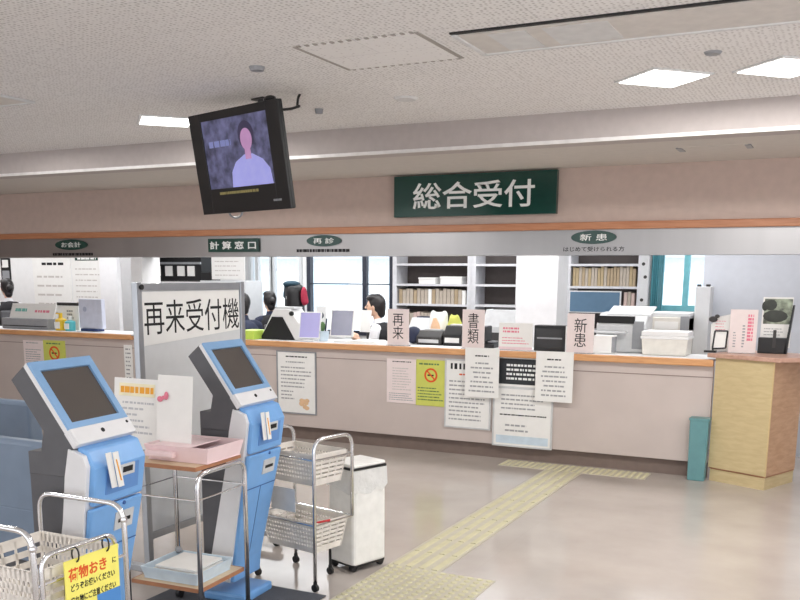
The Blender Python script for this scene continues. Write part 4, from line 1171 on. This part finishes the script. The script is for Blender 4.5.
box(-w, w, 0, .06, .03, h).build('housing', mat('lilac_grey_case', (206, 210, 226), .45), t, .01); box(-w*.8, w*.6, -.02, .1, 0, .03).build('foot', mat('dark_blue_foot', (44, 64, 110), .5), t)
MB().cyl((-w*.45, -.004, h*.68), (-w*.45, 0, h*.68), .03, 20).build('emblem', mat('grey_blue_emblem', (170, 178, 200), .5), t)

# main counter
x0, x1, z0, z1 = rect(243, 330, 259.5, 337.5, 8.0)
o = box(-(x1-x0)/2, (x1-x0)/2, -.1, .16, 0, z1-CT).build('lime_tray', M_lime, None, .004, ((x0+x1)/2, 8.0, CT)); tag(o, 'lime green tray on the counter at the right edge of the whiteboard', 'tray')
x0, x1, z0, z1 = rect(260.5, 309, 303, 338, 8.05); w = (x1-x0)/2; h = z1-CT
t = thing('receipt_printer', 'white printer with a black sloping front on the counter', 'printer', ((x0+x1)/2, 8.05, CT))
MB().prism([(-w*.94, 0), (w, 0), (w, h*.35), (w*.35, h), (-w*.35, h), (-w*.9, h*.2)], .0, .26, 'y').build('printer_body', M_white, t, .008)
MB().prism([(-w, 0), (w*.62, 0), (w*.06, h*.74), (-w*.42, h*.74)], -.012, .002, 'y').build('black_front', M_inner, t)
MB().ball((w*.5, -.01, h*.86), (.03, .02, .025), 10).build('knob', M_black, t); box(-w*.4, w*.5, .04, .2, h, h+.02).build('paper_feed', M_lgrey, t)
screen_on('tilted_monitor', 'tilted monitor with a lilac screen beside the white printer', (299.5, 312, 318, 338.5), 8.0, CT, M_lilac, M_white, .25, .3)
screen_on('tilted_monitor', 'tilted monitor with a grey screen left of the clerk', (331, 310, 351, 336.5), 8.05, CT, M_greyscreen, M_white, .25, .3)
x0, x1, z0, z1 = rect(318.5, 323, 328.5, 337, 8.1); w = (x1-x0)/2; h = z1-CT
t = thing('pen_cup', 'small pale blue cup with green and white bits between the two tilted monitors', 'cup', ((x0+x1)/2, 8.1, CT))
MB().cyl((0, 0, 0), (0, 0, h*.55), w*.8, 16, w).build('cup', M_tray, t)
MB().ball((-.01, 0, h*.8), (.03, .03, .05), 10).build('green_tuft', M_leaf, t); MB().cyl((.02, 0, h*.4), (.04, 0, h*1.25), .008, 8).build('pen', M_navy, t)
x0, x1, z0, z1 = rect(316, 306, 326, 324, 8.28); w = (x1-x0)/2
o = box(-w, w, 0, .03, 0, z1-CT).build('white_holder', M_white, None, .006, ((x0+x1)/2, 8.28, CT)); tag(o, 'white holder with a round dark hole behind the pen cup', 'holder')
MB().cyl((0, -.002, (z1-CT)*.72), (0, .004, (z1-CT)*.72), .035, 18).build('dark_hole', M_navy, o)
for k in range(4):
    px = (348+k*2, 332, 384-k*2, 336); x0, x1, _, _ = rect(*px, 8.05)
    o = box(-(x1-x0)/2, (x1-x0)/2, -.12, .14, 0, .006).build('paper_stack', M_paper, None, 0, ((x0+x1)/2, 8.05+.01*k, CT+.0065*k)); tag(o, 'white paper lying in the low pile on the counter before the clerk', 'paper', 'papers piled before the clerk')

def card_sign(label, px, Y, text, m=M_paperpink, vertical=True, tw=.5, th=.74, seed=0):
    x0, x1, z0, z1 = rect(*px, Y); w, h = x1-x0, z1-CT
    t = thing('counter_card', label, 'sign', ((x0+x1)/2, Y, CT), 0, 'standing cards on the counter')
    c = box(-w/2, w/2, -.003, .003, .004, h).build('card', m, t)
    box(-w/2, w/2, -.03, .06, 0, .004).build('stand_foot', M_acryl, t)
    if text: letters(text, M_ink, c, 0, h*.52, w*tw, h*th, -.003, vertical=vertical, bold=0, res=3)
    return t, c, w, h
card_sign('pinkish standing card with two stacked characters, nearest the clerk', (387.5, 309, 409, 344.5), 7.93, '再来', th=.7)
card_sign('standing card with two stacked characters above the overhanging paper, middle of the three', (462.5, 309.5, 484.5, 346.5), 7.93, '書類', th=.78)
card_sign('pinkish standing card with two stacked characters right of the black display', (567, 313.5, 594, 351.5), 7.93, '新患', tw=.46, th=.72)
t, c, w, h = card_sign('low pink and white standing notice left of the black display', (499, 323, 532.5, 348.5), 7.95, None, M_paper)
print_lines(M_inkpink, c, -w*.38, w*.1, h*.62, h*.86, 2, -.003, 'heading', 1, 81, hfrac=.55); print_lines(M_inkpink, c, -w*.4, w*.42, h*.2, h*.5, 3, -.003, seed=82, hfrac=.3)
box(-w/2, w/2, -.0034, -.003, .004, h*.12).build('pink_base', M_pink, c)
x0, x1, z0, z1 = rect(534, 325.5, 565.5, 348.5, 7.97); w, h = (x1-x0)/2, z1-CT
t = thing('black_display', 'small black display box on the counter between pink notice and card', 'display', ((x0+x1)/2, 7.97, CT))
box(-w, w, 0, .12, 0, h).build('housing', M_black, t, .006); box(-w*.85, w*.85, -.004, 0, h*.12, h*.88).build('panel', mat('dim_panel', (50, 48, 48), .2), t)
box(-w*.8, w*.8, -.006, -.004, h*.48, h*.54).build('panel_band', M_grey, t); box(w+.002, w+.006, -.01, .12, 0, h).build('edge_plate', M_paper, t)
x0, x1, z0, z1 = rect(484, 326, 497, 345, 8.15); w = (x1-x0)/2
t = thing('telephone', 'black telephone behind the document card', 'telephone', ((x0+x1)/2, 8.15, CT))
MB().prism([(-.08, 0), (.1, 0), (.1, .06), (-.08, .035)], -w, w, 'x').build('phone_body', M_black, t, .006); MB().box(-w*.9, -w*.35, -.09, .11, .05, z1-CT).build('handset', M_black, t, .012)
for k in range(3): MB().box(-w*.1, w*.8, -.05+.045*k, -.02+.045*k, .05, .062).build('key_row', M_grey, t)
# counter equipment between the first two cards
def machine(name, label, cat, px, Y, z, m, m2, d=.25):
    x0, x1, z0, z1 = rect(*px, Y); w, h = (x1-x0)/2, z1-z
    t = thing(name, label, cat, ((x0+x1)/2, Y, z))
    MB().prism([(0, 0), (d, 0), (d, h), (d*.35, h), (0, h*.55)], -w, w, 'x').build('machine_body', m, t, .008)
    box(-w*.8, w*.8, -.004, .02, h*.15, h*.4).build('front_slot', m2, t); box(-w*.6, w*.6, d*.45, d*.9, h, h+.012).build('top_tray', m2, t)
    return t
machine('desk_machine', 'dark desk machine with a pale front right of the first card', 'machine', (416, 331, 441, 345), 8.15, CT, M_dgrey, M_lgrey, .2)
machine('desk_machine', 'black and white desk machine left of the document card', 'machine', (443, 326, 461, 345), 8.15, CT, M_black, M_paper, .2)
o = MB().ball((0, 0, .085), (.08, .1, .085), 14).build('navy_bag', M_navy, None, 0, (px_x(413, 8.2), 8.22, CT), smooth=True); tag(o, 'small rounded navy pouch directly right of the first card', 'pouch')
# bags on the desk below the shelves
def bag(label, px, Y, z, m, seed):
    x0, x1, z0, z1 = rect(*px, Y); w, h = (x1-x0)/2, z1-z; rd = random.Random(seed)
    bl = [('e', (0, 0, h*.4), (w, w*.7, h*.42))]+[('e', ((rd.random()-.5)*w*1.2, (rd.random()-.5)*w*.5, h*(.42+.28*rd.random())), (w*.34, w*.34, h*.2)) for _ in range(9)]
    o = grow('plastic_bag', bl, m, None, .016); o.location = ((x0+x1)/2, Y, z); tag(o, label, 'bag')
bag('crumpled white plastic bag with orange contents on the desk below the shelves', (429, 305, 449, 326), 9.95, .86, M_paper, 5)
bag('lime green plastic bag on the desk right of the white bag', (447, 308, 463, 330), 9.9, .86, M_yellowlime, 6)
bag('small orange bag in front of the white bag on the desk', (430, 313, 441, 327), 9.75, .86, mat('orange_bag', (226, 186, 150), .7), 7)
bag('pale green bag on the desk behind the document card', (462, 304, 480, 330), 10.15, .86, mat('pale_green_bag', (216, 226, 190), .7), 8)
machine('office_printer', 'white office printer below the empty shelves', 'printer', (482, 310, 514, 330), 9.95, .86, M_lgrey, M_dgrey, .35)
machine('office_terminal', 'pale terminal among the bags left of the white plastic bag', 'terminal', (408, 318, 428, 331), 10.0, .86, M_greyw, M_navy, .3)

# grey printer and boxes right of the third card
x0, x1, z0, z1 = rect(596, 313, 645, 350, 8.2); w, h = (x1-x0)/2, z1-CT
t = thing('grey_printer', 'large grey printer with a dark paper slot right of the third card', 'printer', ((x0+x1)/2, 8.2, CT))
MB().prism([(0, 0), (.32, 0), (.32, h), (.12, h*.98), (0, h*.72)], -w, w, 'x').build('printer_body', M_lgrey, t, .012)
box(-w*.95, w*.55, -.006, .03, h*.74, h*.92).build('paper_slot', M_inner, t); MB().prism([(.1, h*.92), (.36, h*1.12), (.36, h*1.15), (.1, h*.96)], -w*.7, w*1.1, 'x').build('top_cover', M_greyw, t)
box(-w*.95, w*.3, -.1, .02, h*.5, h*.54).build('output_tray', M_greyw, t); box(w*.5, w*.95, -.004, .0, h*.1, h*.8).build('side_strip', M_grey, t)
x0, x1, z0, z1 = rect(593.5, 335.5, 614, 350.5, 8.0); w, h = (x1-x0)/2, z1-CT
o = box(-w, w, 0, .1, 0, h).build('white_box', M_paper, None, .005, ((x0+x1)/2, 8.0, CT)); tag(o, 'small plain white box in front of the large grey printer', 'box'); box(w-.02, w+.001, -.002, .09, .01, h-.01).build('grey_end', M_grey, o)
x0, x1, z0, z1 = rect(640.5, 331.5, 689, 352, 8.05); w, h = (x1-x0)/2, z1-CT
t = thing('storage_box', 'cream storage box with a white lid on the counter left of the wooden stand', 'box', ((x0+x1)/2, 8.05, CT))
MB().hexa([(-w*.9, 0, 0), (w*.9, 0, 0), (w*.9, .24, 0), (-w*.9, .24, 0), (-w*.96, -.01, h*.72), (w*.96, -.01, h*.72), (w*.96, .25, h*.72), (-w*.96, .25, h*.72)]).build('box_body', M_offwhite, t, .006)
MB().box(-w, w, -.02, .26, h*.68, h*.8).box(-w*.97, w*.97, -.012, .252, h*.8, h).build('lid', M_white, t, .006)
x0, x1, z0, z1 = rect(646, 315, 689, 334, 8.75); w = (x1-x0)/2
t = thing('white_copier', 'pale copier below the teal window behind the storage box', 'copier', ((x0+x1)/2, 8.75, 0))
box(-w, w, 0, .45, 0, z1-.02).build('copier_body', M_offwhite, t, .01); box(-w*.6, w*.5, -.004, .0, z1-.13, z1-.06).build('white_panel', M_paper, t); box(w*.6, w*1.0, -.006, .3, z1-.16, z1-.01).build('dark_side', M_grey, t); box(-w*.98, w*.98, .02, .43, z1-.02, z1+.02).build('copier_lid', M_greyw, t, .008)
# slotted upright and tall grey case
o = MB().box(-.04, .04, 0, .06, 0, 2.3); o = o.build('slotted_upright', M_greyw, None, 0, (px_x(643, 9.9), 9.9, 0)); tag(o, 'slotted pale metal upright left of the teal window', 'post')
for k, py in enumerate((264, 277, 300, 320, 333)):
    z = px_z(643, py, 9.9); MB().cyl((.01 if k % 2 else -.015, -.003, z), (.01 if k % 2 else -.015, .002, z), .018, 10).build('bolt_hole', M_dgrey, o)
x0, x1, z0, z1 = rect(694, 286.5, 709, 345, 9.0); w = (x1-x0)/2
t = thing('grey_case', 'tall narrow grey case between the teal window and the partition', 'case', ((x0+x1)/2, 9.0, 0))
box(-w, w, 0, .22, 0, z1).build('case_body', M_greyw, t, .006)
for s in (-1, 1): MB().cyl((s*w*.6, .02, z1), (s*w*.6, .02, z1+.02), .02, 10).build('clip', M_dgrey, t)
# teal curtain
m = MB(); xa, xb = px_x(649.5, 11.35), px_x(662, 11.35); n = 28
zc = px_z(655, 314, 11.35)
pts = [(xa+(xb-xa)*k/n, 11.38+.03*math.sin(k*1.35)) for k in range(n+1)]
for k in range(n):
    (ax_, ay), (bx_, by) = pts[k], pts[k+1]
    m.hexa([(ax_, ay, zc), (bx_, by, zc), (bx_, by+.006, zc), (ax_, ay+.006, zc), (ax_, ay, 2.25), (bx_, by, 2.25), (bx_, by+.006, 2.25), (ax_, ay+.006, 2.25)])
tag(m.build('window_curtain', M_curtain), 'gathered teal curtain at the left of the right window', 'curtain')

# ------------------------------------------------------------------ things on the wooden stand
PZ = POD_Z+.001
def pod_rect(px, Y):
    x0, x1, z0, z1 = rect(*px, Y); return (x0+x1)/2, (x1-x0)/2, z1-PZ
c, w, h = pod_rect((729.5, 309.5, 757, 351), 7.93)
t = thing('standing_notice', 'pale pink standing notice with a red column of writing on the wooden stand', 'sign', (c, 7.93, PZ))
cd = box(-w, w, -.003, .003, 0, h).build('sheet', M_paperpink, t); box(-w, w, -.025, .03, 0, .004).build('stand_foot', M_acryl, t)
R90 = Matrix.Identity(4)
print_lines(M_inkpink, cd, w*.30, w*.72, h*.28, h*.90, 8, -.003, 'red_column', 1, 91, hfrac=.75)
print_lines(M_inkgrey, cd, -w*.05, w*.15, h*.12, h*.66, 8, -.003, 'grey_column', 1, 92, hfrac=.5); print_lines(M_inkgrey, cd, -w*.7, -w*.5, h*.12, h*.5, 6, -.003, 'left_column', 1, 93, hfrac=.4)
c, w, h = pod_rect((759, 297, 793, 351), 8.05)
t = thing('leaflet_holder', 'black leaflet holder with a photo leaflet at the right of the wooden stand', 'rack', (c, 8.05, PZ))
MB().box(-w*.95, w*.75, -.03, .05, 0, h*.28).build('front_pocket', M_black, t, .004)
R = Matrix.Translation((0, .02, 0)) @ Matrix.Rotation(-.12, 4, 'X')
MB().prism([(w*.62, 0), (w*.78, 0), (w*1.02, h*.86), (w*.92, h*.86)], -.03, .07, 'y').build('side_frame', M_black, t)
l = box(-w*.9, w*.9, -.004, .004, h*.1, h).xform(R).build('leaflet', M_paper, t)
box(-w*.8, w*.86, -.006, -.004, h*.52, h*.97).xform(R).build('leaflet_photo', mat('green_grey_photo', (150, 160, 140), .5, var=.5, scale=18), l)
m = MB().ball((-w*.42, -.006, h*.86), (.05, .003, .045), 10).ball((-w*.1, -.006, h*.66), (.10, .003, .05), 10).ball((-w*.75, -.006, h*.84), (.025, .003, .04), 8); m.xform(R).build('photo_dark_shape', mat('dark_photo_patch', (48, 52, 44), .5, var=.3), l)
print_lines(M_inkgrey, l, -w*.7, w*.5, h*.3, h*.46, 3, -.004, seed=94, M=R, hfrac=.25); box(-.012, .012, -.034, -.03, h*.1, h*.42).build('divider', M_dgrey, t)
c, w, h = pod_rect((707, 314, 729, 351), 8.02)
t = thing('white_card', 'white card with grey and pink print leaning at the left of the wooden stand', 'card', (c, 8.02, PZ))
R = Matrix.Rotation(-.1, 4, 'X')
MB().prism([(-w*.6, 0), (w, 0), (w, h), (-w*.05, h*.93), (-w*.7, h*.72)], -.003, .003, 'y').xform(R).build('sheet', M_paper, t); box(-w*.6, w*.9, -.02, .06, 0, .005).build('stand_foot', M_acryl, t)
print_lines(M_inkpink, t, -w*.3, w*.7, h*.55, h*.85, 4, -.004, seed=95, M=R, hfrac=.2)
MB().ball((-w*.5, -.01, h*.86), (.035, .012, .025), 8).ball((-w*.15, -.01, h*.94), (.02, .012, .016), 8).build('dark_clip', M_dgrey, t)
c, w, h = pod_rect((707, 334.5, 727, 347.5), 7.89)
t = thing('wire_stand', 'black wire stand holding a small white card on the wooden stand', 'stand', (c, 7.89, PZ))
z0 = .03
MB().tube(fillet([(-w*.4, 0, z0), (-w*.25, 0, z0+h), (w, 0, z0+h), (w*.9, 0, z0+.01), (-w*.4, 0, z0+.0)], .008), .007, 6).build('wire_loop', M_black, t)
MB().box(-w*1.2, w*.0, -.03, .03, 0, .016).tube([(-w*.4, 0, z0), (-w*.3, 0, .01)], .007, 6).build('foot', M_black, t)
box(-w*.3, w*.85, -.001, .001, z0+.01, z0+h*.86).build('small_card', M_paper, t)

# ------------------------------------------------------------------ beyond the windows
t = thing('neighbour_building', 'bright pale building seen through the office windows', 'building', (-9, 22, -3))
box(-12, 16, 0, 4, 0, 9).build('facade', M_facade, t)
for z in (3.2, 5.2):
    box(-12, 16, -.15, 0, z-.08, z+.0).build('ledge', mat('ledge_grey', (200, 206, 214), .8), t)
for k in range(10):
    f = box(-10+2.6*k, -8.6+2.6*k, -.03, .02, 3.7, 4.8).build('window', mat('far_window', (206, 222, 234), .3), t)

# ------------------------------------------------------------------ daylight, lamps, camera
wd = bpy.data.worlds.new('daylight'); SC.world = wd; wd.use_nodes = True
bg = wd.node_tree.nodes['Background']; bg.inputs['Color'].default_value = (.95, .965, 1, 1); bg.inputs['Strength'].default_value = 1.7
sl = bpy.data.lights.new('sun', 'SUN'); sl.energy = 5.5; sl.angle = .02
so = bpy.data.objects.new('sun', sl); COL.objects.link(so); so.rotation_euler = (math.radians(25), 0, .2)
for x, y, e in ((-11, 8.75, 22), (-8.6, 8.75, 26), (-6.2, 8.75, 36), (-3.8, 8.6, 34), (-1.6, 8.6, 24), (.8, 8.6, 10), (-7, 10.5, 35), (-4, 10.5, 25), (-1.3, 10.7, 22)):  # unseen office ceiling lamps; front row and back-right one added to brighten surfaces
    l = bpy.data.lights.new('office_lamp_and_fill', 'AREA'); l.shape = 'RECTANGLE'; l.size = 2.0; l.size_y = .9; l.energy = e*.9; l.color = (.97, .985, 1)
    o = bpy.data.objects.new('office_lamp_and_fill', l); COL.objects.link(o); o.location = (x, y, 2.47)
cam = bpy.data.cameras.new('camera'); co = bpy.data.objects.new('camera', cam); COL.objects.link(co)
cam.sensor_width = 36; cam.lens = 36*FPX/800; cam.shift_y = (PY-300)/800; cam.clip_start = .05
co.matrix_world = Matrix(((CR.x, -CD.x, -CF.x, 0), (CR.y, -CD.y, -CF.y, 0), (CR.z, -CD.z, -CF.z, EYE), (0, 0, 0, 1)))
SC.camera = co
SC.view_settings.view_transform = 'Standard'; SC.view_settings.look = 'None'; SC.view_settings.gamma = 1
SC.view_settings.exposure = .08; SC.view_settings.use_curve_mapping = False
